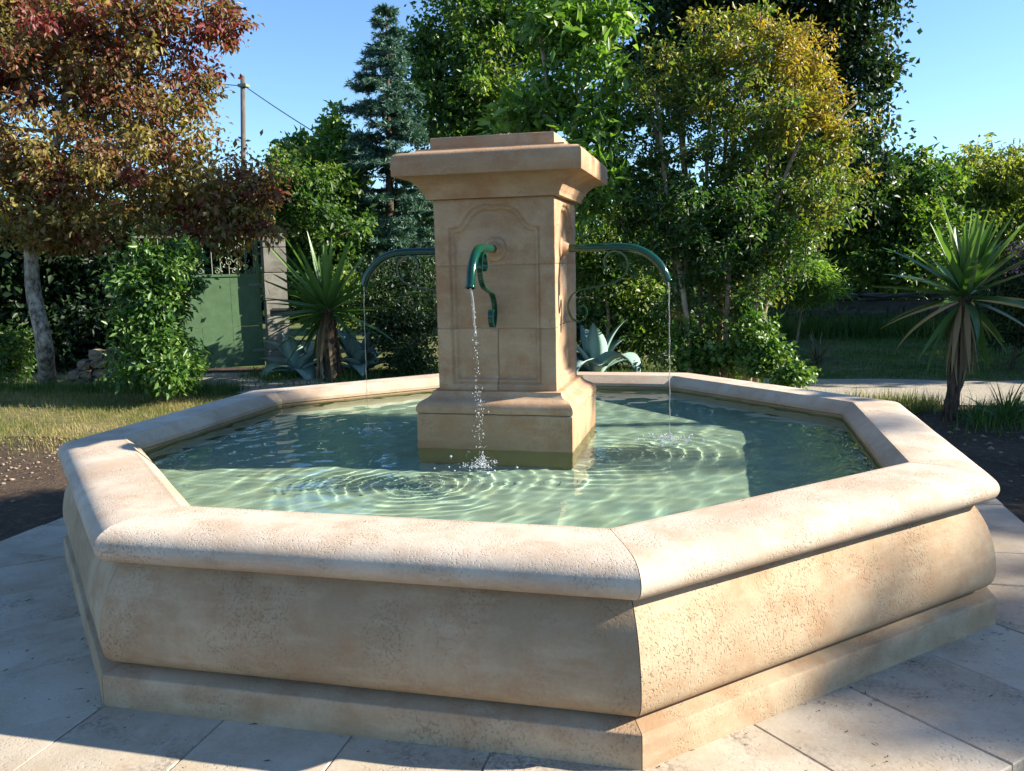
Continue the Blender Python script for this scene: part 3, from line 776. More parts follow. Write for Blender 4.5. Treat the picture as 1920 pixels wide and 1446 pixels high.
simple('black_poplar', 'dark blue-green tree towering behind the golden tree', 'tree', 1520, 620, 19,
       [Blob(1450, -10, 19, 190, 80, 2), Blob(1590, 50, 19, 85, 80, 1.2), Blob(1620, 130, 19, 60, 50, .9), Blob(1590, 300, 19, 70, 140, 1.2), Blob(1300, 10, 19, 120, 60, 1.5), Blob(1250, 120, 19, 120, 110, 1.5), Blob(1500, 300, 19.5, 150, 180, 1.5), Blob(1660, 135, 19, 30, 22, .4, .8)],
       M['lf_dark'], M['bark_dark'], 600, 60, .30, .16, .11, 21, (1500, 10), .2, rmax=.08, tvar=.12)
simple('round_tree', 'dark green leafy tree right of the golden tree against the sky', 'tree', 1690, 620, 20,
       [Blob(1690, 370, 20, 85, 75, 1.3), Blob(1640, 430, 20, 90, 90, 1.2), Blob(1740, 420, 20, 80, 80, 1.2), Blob(1760, 330, 20.5, 40, 35, .7), Blob(1720, 310, 20.5, 25, 25, .5), Blob(1690, 500, 19.5, 110, 50, 1)],
       M['lf_mid'], M['bark_dark'], 280, 55, .28, .16, .10, 22, (1690, 330), .14, rmax=.05, tvar=.16)
simple('yellow_willow', 'rounded yellow-green tree on the far right skyline', 'tree', 1870, 620, 23,
       [Blob(1865, 325, 23, 80, 55, 1.5), Blob(1940, 350, 23, 80, 65, 1.5), Blob(1790, 375, 23, 45, 40, 1), Blob(1880, 420, 22.6, 120, 60, 1.3, 1, -.3)],
       M['lf_yellow'], M['bark_dark'], 260, 62, .30, .17, .07, 23, (1870, 320), .15, rmax=.05, droop=.7)
simple('sunlit_shrub', 'feathery bright green shrub lit by the sun above the low wall', 'shrub', 1495, 600, 15,
       [Blob(1490, 520, 15, 60, 48, .6), Blob(1530, 540, 15, 32, 30, .5), Blob(1450, 545, 15, 30, 25, .5)],
       M['lf_bright'], M['bark_pale'], 90, 110, .2, .12, .022, 24, (1490, 490), .02, rmax=.01, tinter=lambda C: np.full(len(C), .15))
ole = simple('oleander_bush', 'oleander bush with pink flowers at the right edge', 'bush', 1900, 640, 11,
       [Blob(1900, 560, 11, 45, 90, .5), Blob(1960, 540, 11, 50, 90, .5)], M['lf_dark'], M['bark_dark'], 70, 60, .2, .13, .03, 25, (1900, 500), .02, rmax=.01)
M['pink'] = leaf_mat('pink_petals', [(0, (.38, .16, .24)), (1, (.55, .33, .41))], .2, .3)
r = np.random.default_rng(26)
C_, T_ = clusters([Blob(1900, 470, 10.8, 32, 12, .2), Blob(1915, 500, 10.8, 20, 14, .2)], 14, r)
V, Fs, tt = leaf_cloud(C_, T_, 8, .06, .045, .035, r)
link('flowers', make_mesh('flowers', V - np.array(ole.location), Fs, M['pink'], False, tt), ole)['kind'] = 'stuff'
simple('dark_thicket', 'deep shaded evergreen bush behind the pedestal and right spout', 'bush', 1130, 690, 11.6,
       [Blob(1120, 480, 11.6, 80, 90, .6, 1, .1), Blob(1190, 500, 11.6, 70, 90, .6), Blob(1160, 620, 12, 110, 70, .5, .8, -.2), Blob(1230, 600, 11.8, 70, 80, .5, .8, -.2)],  # low blobs tinted darker, the shade beneath put into the leaf colour
       M['lf_mid'], M['bark_pale'], 190, 75, .22, .08, .045, 27, (1130, 450), .03, rmax=.012)
simple('yard_shrub', 'dark shrub with fine leaves left of the pedestal below the conifer', 'shrub', 770, 700, 11.5,
       [Blob(760, 610, 11.5, 60, 75, .5), Blob(715, 560, 12, 50, 70, .5), Blob(800, 560, 12, 40, 90, .5), Blob(780, 670, 11.2, 50, 30, .4)],
       M['lf_dark'], M['bark_dark'], 150, 75, .18, .07, .032, 28, (765, 560), .03, rmax=.012)
# ------------------------------------------------------------------ conifer
def conifer(px, D, ytop, ybase, prof, label, seed):
    r = np.random.default_rng(seed)
    b0 = at(px, ybase, D); b0[2] = G0
    top = at(px - 5, ytop, D)
    root = tag(empty('blue_conifer', tuple(b0)), label, 'conifer')
    H = top[2] - b0[2]
    S = spline([b0, b0 * .5 + top * .5 + np.array([.05, 0, 0]), top], 8)
    MB().tube(S - b0, np.linspace(.13, .008, len(S)), 8).build('trunk', M['bark_dark'], root, True)
    segs, P_, A_, T_ = [], [], [], []
    z = .12 * H
    while z < H * .99:
        f = z / H
        rad = np.interp(f, [0, .15, .45, .75, .93, 1], prof)
        for k in range(r.integers(6, 9)):
            an = r.uniform(0, 6.283); L = rad * r.uniform(.72, 1.18)
            base = b0 + (top - b0) * f
            d = np.array([math.cos(an), math.sin(an), 0])
            t = np.linspace(0, 1, 7)[:, None]
            br = base + d * L * t + np.array([0, 0, 1]) * (.10 * L * t - .28 * L * t ** 2 + .16 * L * t ** 3)
            segs.append((br - b0, np.linspace(.014, .004, 7)))
            nt = max(10, int(L * 40))
            for q in range(nt):                         # side twigs with needle tufts
                u = r.uniform(.18, 1.0); c0 = base + d * L * u + np.array([0, 0, 1]) * (.10 * L * u - .28 * L * u * u + .16 * L * u ** 3)
                sdv = unit(np.cross(d, [0, 0, 1.]) * r.choice([-1, 1]) * r.uniform(.3, 1) + d * r.uniform(.3, .9) + np.array([0, 0, r.uniform(-.45, .25)]))
                tl = (.07 + .30 * L * (1 - u) * .6) * r.uniform(.6, 1.3) + .08
                nn_ = int(14 + tl * 60)
                s = r.uniform(0, 1, (nn_, 1))
                P_.append(c0 + sdv * tl * s); A_.append(unit(sdv * .9 + r.normal(size=(nn_, 3)) * .55)); T_.append(np.full(nn_, r.normal() * .18 + .12 * (u - .5)))
        z += H * .030 * r.uniform(.8, 1.2)
    multi_tubes(segs, 4).build('branches', M['bark_dark'], root, True)['kind'] = 'stuff'
    P = np.concatenate(P_); A = np.concatenate(A_); T = np.concatenate(T_); n = len(P)
    sd_ = unit(np.cross(A, r.normal(size=(n, 3)))); L = (.085 * r.uniform(.6, 1.3, n))[:, None]
    V = np.stack([P - sd_ * .012, P + sd_ * .012, P + A * L], 1).reshape(-1, 3)
    Fs = np.arange(n * 3).reshape(-1, 3)
    link('needles', make_mesh('needles', V - b0, Fs, M['lf_blue'], False, np.clip(.5 + T + r.normal(size=n) * .15, 0, 1)), root)
conifer(728, 15.2, 5, 670, [1.25, 1.20, .95, .58, .20, .03], 'slender blue-green conifer left of the pedestal', 41)

# ------------------------------------------------------------------ wood far behind
def wood(name, label, cat, blobs, ncl, per, cr, ll, lw, seed, mat):
    r = np.random.default_rng(seed)
    C, T = clusters(blobs, ncl, r, .4); C[:, 2] = np.maximum(C[:, 2], .2)
    V, Fs, tt = leaf_cloud(C, T, per, cr, ll, lw, r)
    return tag(link(name, make_mesh(name, V, Fs, mat, False, tt)), label, cat, kind='stuff')
wb = [Blob(x, 470 + 30 * math.sin(x * .013), 26, 150, 120 + 25 * math.sin(x * .021 + 1), 1.6) for x in range(-250, 2300, 170)] + [Blob(x, 585, 25, 160, 50, 1.2, .7) for x in range(-250, 2300, 190)]
wood('woodland', 'dark wood closing the view behind the garden trees', 'wood', wb, 1500, 42, .75, .30, .20, 42, M['lf_dark'])

# ------------------------------------------------------------------ yuccas and agaves
def blade_mesh(name, L, W_, curve, fold, mat, n=9, tip=1.6, tint=.5, thick=.0):
    """long leaf along +x, bending down by 'curve' radians over its length"""
    V = []; x = z = 0.0; a = 0.0
    for i in range(n + 1):
        t = i / n
        w = W_ * min(1, (.35 + 3.2 * t)) * (1 - t ** tip) ** .8 if tip < 3 else W_ * (.75 + .5 * math.sin(math.pi * min(1, t * 1.2))) * (1 - t ** tip)
        nx, nz = math.sin(a), math.cos(a)
        up = fold * w
        V += [(x + nx * up, -w / 2, z + nz * up), (x, 0, z), (x + nx * up, w / 2, z + nz * up), (x - nx * thick * (1 - t), 0, z - nz * thick * (1 - t))]
        a += curve / n * (0.3 + 1.4 * t)
        x += math.cos(a) * L / n; z -= math.sin(a) * L / n
    Fs = []
    for i in range(n):
        b_ = i * 4
        Fs += [[b_, b_ + 4, b_ + 5, b_ + 1], [b_ + 1, b_ + 5, b_ + 6, b_ + 2], [b_ + 2, b_ + 6, b_ + 7, b_ + 3], [b_ + 3, b_ + 7, b_ + 4, b_]] if thick else [[b_, b_ + 4, b_ + 5, b_ + 1], [b_ + 1, b_ + 5, b_ + 6, b_ + 2]]
    me = make_mesh(name, V, Fs, mat, True, np.full(len(Fs), tint))
    return me
M['yucca'] = leaf_mat('yucca_leaves', [(0, (.03, .075, .02)), (.5, (.068, .145, .034)), (1, (.17, .26, .06))], .6, .3, .38)
M['yucca_old'] = leaf_mat('yucca_old_leaves', [(0, (.13, .09, .045)), (1, (.27, .20, .11))], .2, .2, .7)
M['agave'] = leaf_mat('agave_leaves', [(0, (.13, .22, .185)), (.5, (.20, .31, .265)), (1, (.32, .44, .38))], .4, .08, .5)
M['fibre'] = bark_mat('yucca_trunk', (.035, .024, .018), (.15, .10, .065), 26, .03, (1, 1, .2))
def orient(o, loc, az, el, roll, s=1.0):
    q = Quaternion((0, 0, 1), az) @ Quaternion((0, 1, 0), -el) @ Quaternion((1, 0, 0), roll)
    o.location = loc; o.rotation_mode = 'QUATERNION'; o.rotation_quaternion = q; o.scale = (s, s, s)
def yucca(base, h, L, label, seed, n=52, lean=(0, 0), tw=.07, dead=26, wid=.055, green_hang=14, spread=1.35):
    r = np.random.default_rng(seed)
    root = tag(empty('yucca', tuple(base)), label, 'yucca')
    top = np.array([lean[0], lean[1], h])
    S = spline([(0, 0, -.05), top * .5 + np.array([.02, 0, 0]), top], 10)
    rad = tw * (1 + .12 * np.sin(np.arange(len(S)) * 2.4)) * np.interp(np.linspace(0, 1, len(S)), [0, .1, .6, 1], [1.25, 1, 1, .8])
    MB().tube(S, rad, 12).build('trunk', M['fibre'], root, True)
    ms = [blade_mesh('leaf', L, wid, c_, f_, M['yucca'], tint=t_) for c_, f_, t_ in ((.08, .22, .62), (.16, .2, .4), (.28, .18, .3), (.5, .16, .2), (.04, .28, .75), (.18, .22, .5))]
    for i in range(n):
        u = i / n
        el = R(84 - 106 * u ** spread + r.uniform(-9, 9)); az = i * 2.39996 + r.uniform(-.25, .25)
        me = ms[int(r.choice([0, 4, 5] if u < .45 else ([1, 2, 5] if u < .8 else [2, 3, 1])))]  # lower leaves take darker tints, standing in for shade under the crown
        o = link('leaf', me, root)
        orient(o, top + np.array([math.cos(az), math.sin(az), 0]) * tw * .5 + np.array([0, 0, .05 - .14 * u]), az, el, r.uniform(-.4, .4), r.uniform(.75, 1.08) * (1 if u > .12 else .85))
    for i in range(green_hang):
        az = r.uniform(0, 6.283); o = link('leaf', ms[int(r.choice([1, 2, 3]))], root)
        orient(o, top + np.array([math.cos(az), math.sin(az), 0]) * tw * .7 + np.array([0, 0, -.10 - .05 * r.uniform()]), az, R(r.uniform(-75, -15)), r.uniform(-.4, .4), r.uniform(.65, 1))
    md = [blade_mesh('dead_leaf', L * .85, wid * .5, c_, .1, M['yucca_old'], tint=t_) for c_, t_ in ((.25, .2), (.1, .6), (.4, .9))]
    for i in range(dead):
        az = r.uniform(0, 6.283); hz = h - .12 - .22 * r.uniform() ** 1.5
        o = link('dead_leaf', md[i % 3], root)
        orient(o, top * (hz / h) + np.array([math.cos(az), math.sin(az), 0]) * tw * .85, az, R(r.uniform(-89, -74)), r.uniform(-.5, .5), r.uniform(.5, .95))
    return root
b = ground(1778, 786, G0)
yucca(b, 1.16, .80, 'yucca with bare dark trunk and spiky sunlit crown on the right', 51, n=50, lean=(.08, -.02), tw=.062, dead=40, wid=.125, green_hang=6)
b = ground(622, 716, G0)
yucca(b, .98, 1.05, 'yucca with brown skirted trunk in front of the gate pillar', 52, n=62, lean=(-.02, 0), tw=.10, dead=34, wid=.11, green_hang=8, spread=1.0)
def agave(base, n, L, W_, label, seed, elr=(15, 75)):
    r = np.random.default_rng(seed)
    root = tag(empty('agave', tuple(base)), label, 'agave')
    ms = [blade_mesh('leaf', L, W_, c_, .16, M['agave'], n=14, tip=3.5, tint=t_, thick=.03) for c_, t_ in ((.7, .5), (1.8, .65), (2.7, .8), (3.0, .4), (1.3, .3))]
    for i in range(n):
        u = i / n
        o = link('leaf', ms[int(r.integers(0, 5)) if u > .3 else int(r.choice([0, 4]))], root)
        az = i * 2.39996 + r.uniform(-.3, .3)
        orient(o, (math.cos(az) * .05, math.sin(az) * .05, .04 + .06 * (1 - u)), az, R(elr[1] - (elr[1] - elr[0]) * u + r.uniform(-8, 8)), r.uniform(-.2, .2), r.uniform(.75, 1.1))
    return root
agave(ground(560, 706, G0), 13, .72, .25, 'large blue-green agave left of the brown yucca trunk', 61)
agave(ground(675, 702, G0), 15, .80, .27, 'large pale agave with sunlit arching leaves right of the yucca trunk', 62)
agave(ground(1120, 706, G0), 11, .92, .27, 'blue-green agave with folded leaves behind the basin beside the pedestal', 63, (25, 82))
def tuft(name, label, cat, base, n, L, W_, mat, seed, el=(10, 85), curve=(.3, 1.1), nm='leaf'):
    r = np.random.default_rng(seed)
    root = tag(empty(name, tuple(base)), label, cat)
    ms = [blade_mesh(nm, L, W_, r.uniform(*curve), .15, mat, n=6, tint=r.uniform(.1, .9)) for _ in range(5)]
    for i in range(n):
        o = link(nm, ms[i % 5], root); az = r.uniform(0, 6.283)
        orient(o, (r.normal() * .03, r.normal() * .03, r.uniform(0, .06)), az, R(r.uniform(*el)), r.uniform(-.4, .4), r.uniform(.6, 1.1))
    return root
tuft('spiky_plant', 'small green spiky fan-leaved plant at the right edge beside the gravel', 'plant', ground(1885, 796, G0), 46, .42, .022, M['yucca'], 71, (15, 88), (.1, .6))
tuft('spiky_plant', 'low spiky green plant between the right yucca and the right edge', 'plant', ground(1830, 800, G0), 26, .26, .018, M['yucca'], 72, (20, 85), (.2, .9))
M['dry'] = leaf_mat('dry_leaves', [(0, (.05, .045, .028)), (.5, (.11, .10, .06)), (1, (.22, .20, .13))], .2, .2, .7)
tuft('withered_plant', 'dark withered strappy plant on the shaded lawn', 'plant', ground(1530, 684, G0), 60, .62, .02, M['dry'], 73, (15, 88), (.6, 1.9))

# ------------------------------------------------------------------ gate, pillar, notice, letterbox
M['gate'] = paint_mat('green_gate_paint', (.095, .17, .082), .5, .3, .15, wear=(.14, .21, .115))
M['iron'] = paint_mat('grey_green_iron', (.20, .23, .17), .6, .3)
M['pillar'] = stone_mat('pillar_stone', (.25, .24, .20), (.19, .18, .15), (.14, .125, .095), .8, 30, dirt=.3)
M['wallstone'] = stone_mat('old_wall_stone', (.24, .195, .14), (.16, .125, .09), (.22, .13, .07), .9, 24, dirt=.6)
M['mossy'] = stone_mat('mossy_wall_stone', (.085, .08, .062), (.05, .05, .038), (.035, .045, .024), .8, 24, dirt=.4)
gR, gL = np.array([-5.42, 6.82]), np.array([-6.75, 5.83])
gd = gL - gR; GW = np.linalg.norm(gd); ga = math.atan2(gd[1], gd[0])
gn0 = np.array([-math.sin(ga), math.cos(ga)]); FACE_Y = .019 if gn0 @ (CAM[:2] - gR) > 0 else -.019
gate = tag(empty('garden_gate', (gR[0], gR[1], 0), ga), 'green metal garden gate with open ironwork along the top', 'gate')
GT, GP, GB = 1.92, 1.34, .07
# local x runs from the pillar to the left, local +y faces the fountain? (normal chosen by sign)
def gbox(name, x0, x1, z0, z1, y0, y1, mat, parent): return MB().box(x0, x1, y0, y1, z0, z1).build(name, mat, parent)
np_ = 4; pw = GW / np_
for i in range(np_):
    gbox('panel', i * pw + .002, (i + 1) * pw - .002, GB, .62, -.004, .004, M['gate'], gate)
    gbox('panel', i * pw + .002, (i + 1) * pw - .002, .624, GP, -.004, .004, M['gate'], gate)
gbox('rail', 0, GW, GP, GP + .035, -.018, .018, M['gate'], gate)
gbox('rail', 0, GW, GT - .03, GT, -.015, .015, M['iron'], gate)
gbox('rail', 0, GW, GB - .03, GB, -.018, .018, M['gate'], gate)
for x in np.arange(.07, GW, .115):
    MB().tube([(x, 0, GP + .03), (x, 0, GT - .02)], .0085, 6).build('bar', M['iron'], gate)
def scroll(cx, cz, r0, turns, a0, sgn, parent):
    t = np.linspace(0, 1, 40); an = a0 + sgn * turns * 6.283 * t; rr = r0 * (1 - .8 * t)
    P = np.stack([cx + rr * np.cos(an), np.zeros(40) + .012, cz + rr * np.sin(an)], 1)
    MB().tube(P, .006, 5).build('scroll', M['iron'], parent)
for x in (.35, .95):
    t = np.linspace(0, 6.283, 40)
    MB().tube(np.stack([x + .19 * np.cos(t), 0 * t - .012, GP + .30 + .19 * np.sin(t)], 1), .007, 5).build('ring', M['iron'], gate)
    for sx in (-1, 1):
        for sz in (-1, 1):
            scroll(x + sx * .06, GP + .30 + sz * .10, .055, 1.3, 0 if sx < 0 else 3.14, sx * sz, gate)
for x in np.arange(.12, GW - .1, .23): scroll(x, GP + .08, .045, 1.2, 1.57, 1, gate)
for x_ in (.0, GW - .05):
    gbox('stile', x_, x_ + .05, GB, GT - .032, -.013, .013, M['gate'], gate)
for z_ in (.25, 1.2):
    gbox('hinge', -.05, .16, z_, z_ + .035, FACE_Y - .004, FACE_Y + .004, M['iron'], gate)
latch = MB().tube([(.02, -.02, .66), (.34, -.02, .69)], .006, 6).build('latch_bar', M['iron'], gate)
gbox('latch_handle', .33, .36, .60, .72, -.03, -.006, M['iron'], gate)
# the notice on the gate
def glocal(x, y, z):
    return (gR[0] + x * math.cos(ga) - y * math.sin(ga), gR[1] + x * math.sin(ga) + y * math.cos(ga), z)
gn = np.array([-math.sin(ga), math.cos(ga)]); FACE = 1 if gn @ (CAM[:2] - gR) > 0 else -1
M['notice'] = paint_mat('yellow_notice', (.62, .60, .22), .6, .2, wear=(.70, .66, .42))
M['ink'] = paint_mat('notice_ink', (.16, .17, .10), .7, .2)
nt = tag(empty('notice', glocal(1.12, FACE * .012, 1.0), ga), 'small yellow notice fixed to the green gate', 'notice')
MB().box(-.105, .105, -.004, .004, -.09, .19).build('plate', M['notice'], nt)
for (x0, x1, z0, z1) in ((-.07, .07, .13, .15), (-.06, .06, -.05, -.036), (-.06, .05, -.065, -.055)):
    MB().box(x0, x1, FACE * .004, FACE * .006, z0, z1).build('printed_mark', M['ink'], nt) if FACE > 0 else MB().box(x0, x1, -.006, -.004, z0, z1).build('printed_mark', M['ink'], nt)
t = np.linspace(0, 6.283, 25)
MB().tube(np.stack([.05 * np.cos(t), 0 * t + FACE * .005, .05 + .055 * np.sin(t)], 1), .006, 4).build('printed_mark', M['ink'], nt)
pil = tag(empty('gate_pillar', (gR[0] + .17, gR[1] + .12, G0), ga), 'weathered stone gate pillar right of the green gate', 'pillar')
z = 0.0; rp = np.random.default_rng(80)
for i, hh in enumerate((.32, .38, .34, .40, .36, .20)):
    w_ = .155 + (.02 if i == 0 else 0) + rp.uniform(-.006, .006)
    sx = rp.uniform(-.008, .008)
    mb = MB(); b_ = .012
    V = []
    for (zz, i_) in ((z + .002, b_), (z + b_, 0), (z + hh - b_, 0), (z + hh - .002, b_)):
        V += [(sx + x * (w_ - i_), y * (w_ - i_), zz) for x, y in ((-1, -1), (1, -1), (1, 1), (-1, 1))]
    mb.add(V, [[3, 2, 1, 0], [12, 13, 14, 15]] + [[j * 4 + k, j * 4 + (k + 1) % 4, (j + 1) * 4 + (k + 1) % 4, (j + 1) * 4 + k] for j in range(3) for k in range(4)])
    mb.build('stone_block', M['pillar'], pil); z += hh
M['black'] = paint_mat('black_metal', (.02, .02, .02), .5, .4)
lb = tag(empty('letterbox', tuple(at(527, 588, 12.0))), 'black letterbox on the shaded side of the gate pillar', 'letterbox')
mb = MB(); mb.box(-.12, .12, -.09, .09, -.03, .045); mb.build('box', M['black'], lb)
mb = MB(); mb.add([(-.13, -.10, .047), (.13, -.10, .047), (.13, .10, .047), (-.13, .10, .047), (-.13, 0, .075), (.13, 0, .075)], [[0, 1, 5, 4], [2, 3, 4, 5], [0, 4, 3], [1, 2, 5], [0, 3, 2, 1]]); mb.build('lid', M['black'], lb)

# ------------------------------------------------------------------ walls
def rough_stone(name, c, s, mat, parent, seed, tiltable=False):
    r = np.random.default_rng(seed)
    V = np.array([(x, y, z_) for x in (-1, -.4, .4, 1) for y in (-1, 1) for z_ in (-1, -.3, .4, 1)], float)
    from_c = V * .5 * np.array(s)
    mag = np.abs(V)
    from_c *= 1 - .10 * (mag > .9).sum(1)[:, None] * r.uniform(.2, 1, (len(V), 1)) * .6
    from_c += r.normal(size=V.shape) * np.array(s) * .045
    from_c = from_c * (1 - .10 * ((mag > .9).sum(1) == 3)[:, None])
    a_ = r.normal() * .10; from_c = np.column_stack([from_c[:, 0] * math.cos(a_) - from_c[:, 2] * math.sin(a_), from_c[:, 1], from_c[:, 0] * math.sin(a_) + from_c[:, 2] * math.cos(a_)]) if tiltable else from_c
    idx = lambda i, j, k: i * 8 + j * 4 + k
    Fs = []
    for i in range(3):
        for k in range(3):
            Fs.append([idx(i, 0, k), idx(i + 1, 0, k), idx(i + 1, 0, k + 1), idx(i, 0, k + 1)]); Fs.append([idx(i, 1, k), idx(i, 1, k + 1), idx(i + 1, 1, k + 1), idx(i + 1, 1, k)])
        Fs.append([idx(i, 0, 0), idx(i, 1, 0), idx(i + 1, 1, 0), idx(i + 1, 0, 0)]); Fs.append([idx(i, 0, 3), idx(i + 1, 0, 3), idx(i + 1, 1, 3), idx(i, 1, 3)])
    for k in range(3):
        Fs.append([idx(0, 0, k), idx(0, 0, k + 1), idx(0, 1, k + 1), idx(0, 1, k)]); Fs.append([idx(3, 0, k), idx(3, 1, k), idx(3, 1, k + 1), idx(3, 0, k + 1)])
    return link(name, make_mesh(name, from_c + np.array(c), Fs, mat), parent)
gw = tag(empty('garden_wall', (0, 13.3, 0)), 'low mossy stone wall in shade across the back of the lawn', 'wall')
x = -4.0; i = 0
MB().box(-4, 14, .06, .30, -.1, .60).build('wall_core', M['mossy'], gw)
while x < 14:
    L_ = rng.uniform(.34, .62)
    rough_stone('coping_slab', (x + L_ / 2, .18, .68), (L_ - .012, .42, .11), M['mossy'], gw, 900 + i); x += L_; i += 1
for row, (zc, hh) in enumerate(((.13, .24), (.38, .24))):
    x = -4 + .2 * row
    while x < 13.7:
        L_ = rng.uniform(.3, .6)
        rough_stone('wall_stone', (x + L_ / 2, .10, zc), (L_ - .012, .22, hh - .012), M['mossy'], gw, 990 + i); x += L_; i += 1
ow = tag(empty('rubble_wall', tuple(ground(195, 728, G0)), R(20)), 'short stretch of old rubble stone wall beside the laurel bush', 'wall')
ro = np.random.default_rng(305); z_ = .07; i = 0
for row in range(4):
    x = -.55 + .12 * row + ro.uniform(0, .06); hh = ro.uniform(.11, .15)
    while x < .42:
        L_ = ro.uniform(.11, .24)
        rough_stone('wall_stone', (x + L_ / 2, ro.uniform(-.03, .03), z_ + ro.uniform(-.012, .012)), (L_ * 1.0, .26, hh * ro.uniform(.85, 1.08)), M['wallstone'], ow, 300 + i, True); x += L_; i += 1
    z_ += hh * .97

# ------------------------------------------------------------------ telegraph pole and wires
M['polewood'] = bark_mat('pole_wood', (.075, .062, .052), (.14, .12, .10), 30, .005, (1, 1, .08))
pb = at(462, 640, 30.0); pt = at(455, 143, 30.0)
pole = tag(empty('utility_pole', (pb[0], pb[1], G0)), 'grey wooden utility pole against the sky on the left', 'pole')
MB().tube([(0, 0, -.2), (pt[0] - pb[0], pt[1] - pb[1], pt[2] - G0)], np.array([.105, .078]), 12).build('shaft', M['polewood'], pole, True)
att = at(457, 161, 30.0) - np.array([pb[0], pb[1], G0])
MB().box(att[0] - .16, att[0] + .16, att[1] - .14, att[1] + .14, att[2] - .05, att[2] + .05).build('bracket', M['iron'], pole)
def wire(p0_, p1_, sag, name, label):
    t = np.linspace(0, 1, 24)[:, None]
    P = p0_ * (1 - t) + p1_ * t + np.array([0, 0, -1]) * sag * 4 * t * (1 - t)
    tag(MB().tube(P, .017, 5).build(name, M['black'], None, True), label, 'wire')
wire(at(458, 161, 30), at(640, 278, 24), .05, 'overhead_wire', 'black overhead wire sloping down right from the utility pole')
wire(at(456, 161, 30), at(380, 152, 33), .03, 'overhead_wire', 'black overhead wire running left from the utility pole into the plum tree')

# ------------------------------------------------------------------ grass, weeds, pebbles, litter
M['grass_dry'] = leaf_mat('dry_grass', [(0, (.06, .10, .02)), (.4, (.13, .15, .04)), (.7, (.27, .22, .09)), (1, (.40, .31, .15))], .2, .35, .7)
M['grass'] = leaf_mat('green_grass', [(0, (.03, .075, .016)), (.5, (.065, .125, .028)), (1, (.17, .20, .06))], .25, .35, .6)
def grass(name, label, n, region, h, mat, seed, dens=None, w=.006, tv=.2):
    r = np.random.default_rng(seed)
    P = region(n, r); 
    if dens is not None: P = P[dens(P) > r.uniform(0, 1, len(P))]
    n = len(P)
    an = r.uniform(0, 6.283, n); H = h * r.uniform(.4, 1.3, n); ln = r.uniform(.1, .9, n) * H
    d = np.stack([np.cos(an), np.sin(an), 0 * an], 1); s = np.stack([-np.sin(an), np.cos(an), 0 * an], 1)
    b0 = np.column_stack([P, np.full(n, G0 + .004)])
    V = np.stack([b0 - s * w / 2, b0 + s * w / 2, b0 + d * ln[:, None] + np.array([0, 0, 1]) * H[:, None]], 1).reshape(-1, 3)
    tt = np.clip(.5 + .35 * fnoise(b0 * [1, 1, 0], .8, seed, 3) + r.normal(size=n) * tv, 0, 1)
    return tag(link(name, make_mesh(name, V, np.arange(3 * n).reshape(-1, 3), mat, False, tt)), label, 'grass', kind='stuff')
def rect(x0, x1, y0, y1): return lambda n, r: np.column_stack([r.uniform(x0, x1, n), r.uniform(y0, y1, n)])
z3 = lambda P: np.column_stack([P, np.zeros(len(P))])
grass('grass', 'short dry grass with green patches left of the fountain', 80000, rect(-9.5, -2.3, 1.2, 4.9), .055, M['grass_dry'], 91, lambda P: np.clip(.55 + .7 * fnoise(z3(P), .7, 6, 3), .05, 1) * np.clip((P[:, 1] - 1.15) / .9, 0, 1))
grass('tall_grass', 'taller green grass along the foot of the plum tree and shrubs', 9000, lambda n, r: np.column_stack([r.uniform(-9.5, -4.6, n), 4.75 + r.normal(size=n) * .16]), .16, M['grass'], 92)
grass('shaded_grass', 'shaded green lawn between the gravel and the low wall', 60000, rect(1.2, 9.5, 6.7, 13.2), .06, M['grass'], 93, lambda P: np.clip(.6 + .6 * fnoise(z3(P), .5, 7, 2), .1, 1), .010)
grass('rough_grass', 'long rough grass at the foot of the low wall', 14000, lambda n, r: np.column_stack([r.uniform(-2, 9.5, n), 12.75 + r.normal(size=n) * .3]), .42, M['grass'], 94, None, .016)
grass('verge_weeds', 'weeds and grass round the right yucca along the gravel edge', 9000, lambda n, r: np.column_stack([r.uniform(1.9, 5.2, n), 4.1 + r.normal(size=n) * .33]), .15, M['grass'], 95, lambda P: np.clip(.5 + .9 * fnoise(z3(P), 1.0, 9, 2), 0, 1), .010, .25)
grass('path_edge_grass', 'tufts of dry grass on the near gravel edge behind the basin', 7000, lambda n, r: np.column_stack([r.uniform(-3.2, 3.2, n), 4.5 + r.normal(size=n) * .25]), .14, M['grass_dry'], 96, lambda P: np.clip(.4 + .9 * fnoise(z3(P), .9, 10, 2), 0, 1), .010)
grass('border_weeds', 'low weeds under the agaves and yucca by the gate', 14000, lambda n, r: np.column_stack([r.uniform(-5.4, 1.6, n), 6.2 + r.normal(size=n) * .4]), .13, M['grass'], 97, lambda P: np.clip(.5 + .9 * fnoise(z3(P), .9, 12, 2), 0, 1), .014)
M['pebble'] = ground_mat('pebbles', (.30, .235, .165), (.20, .15, .105), (.38, .31, .225), 6, 30, .01)
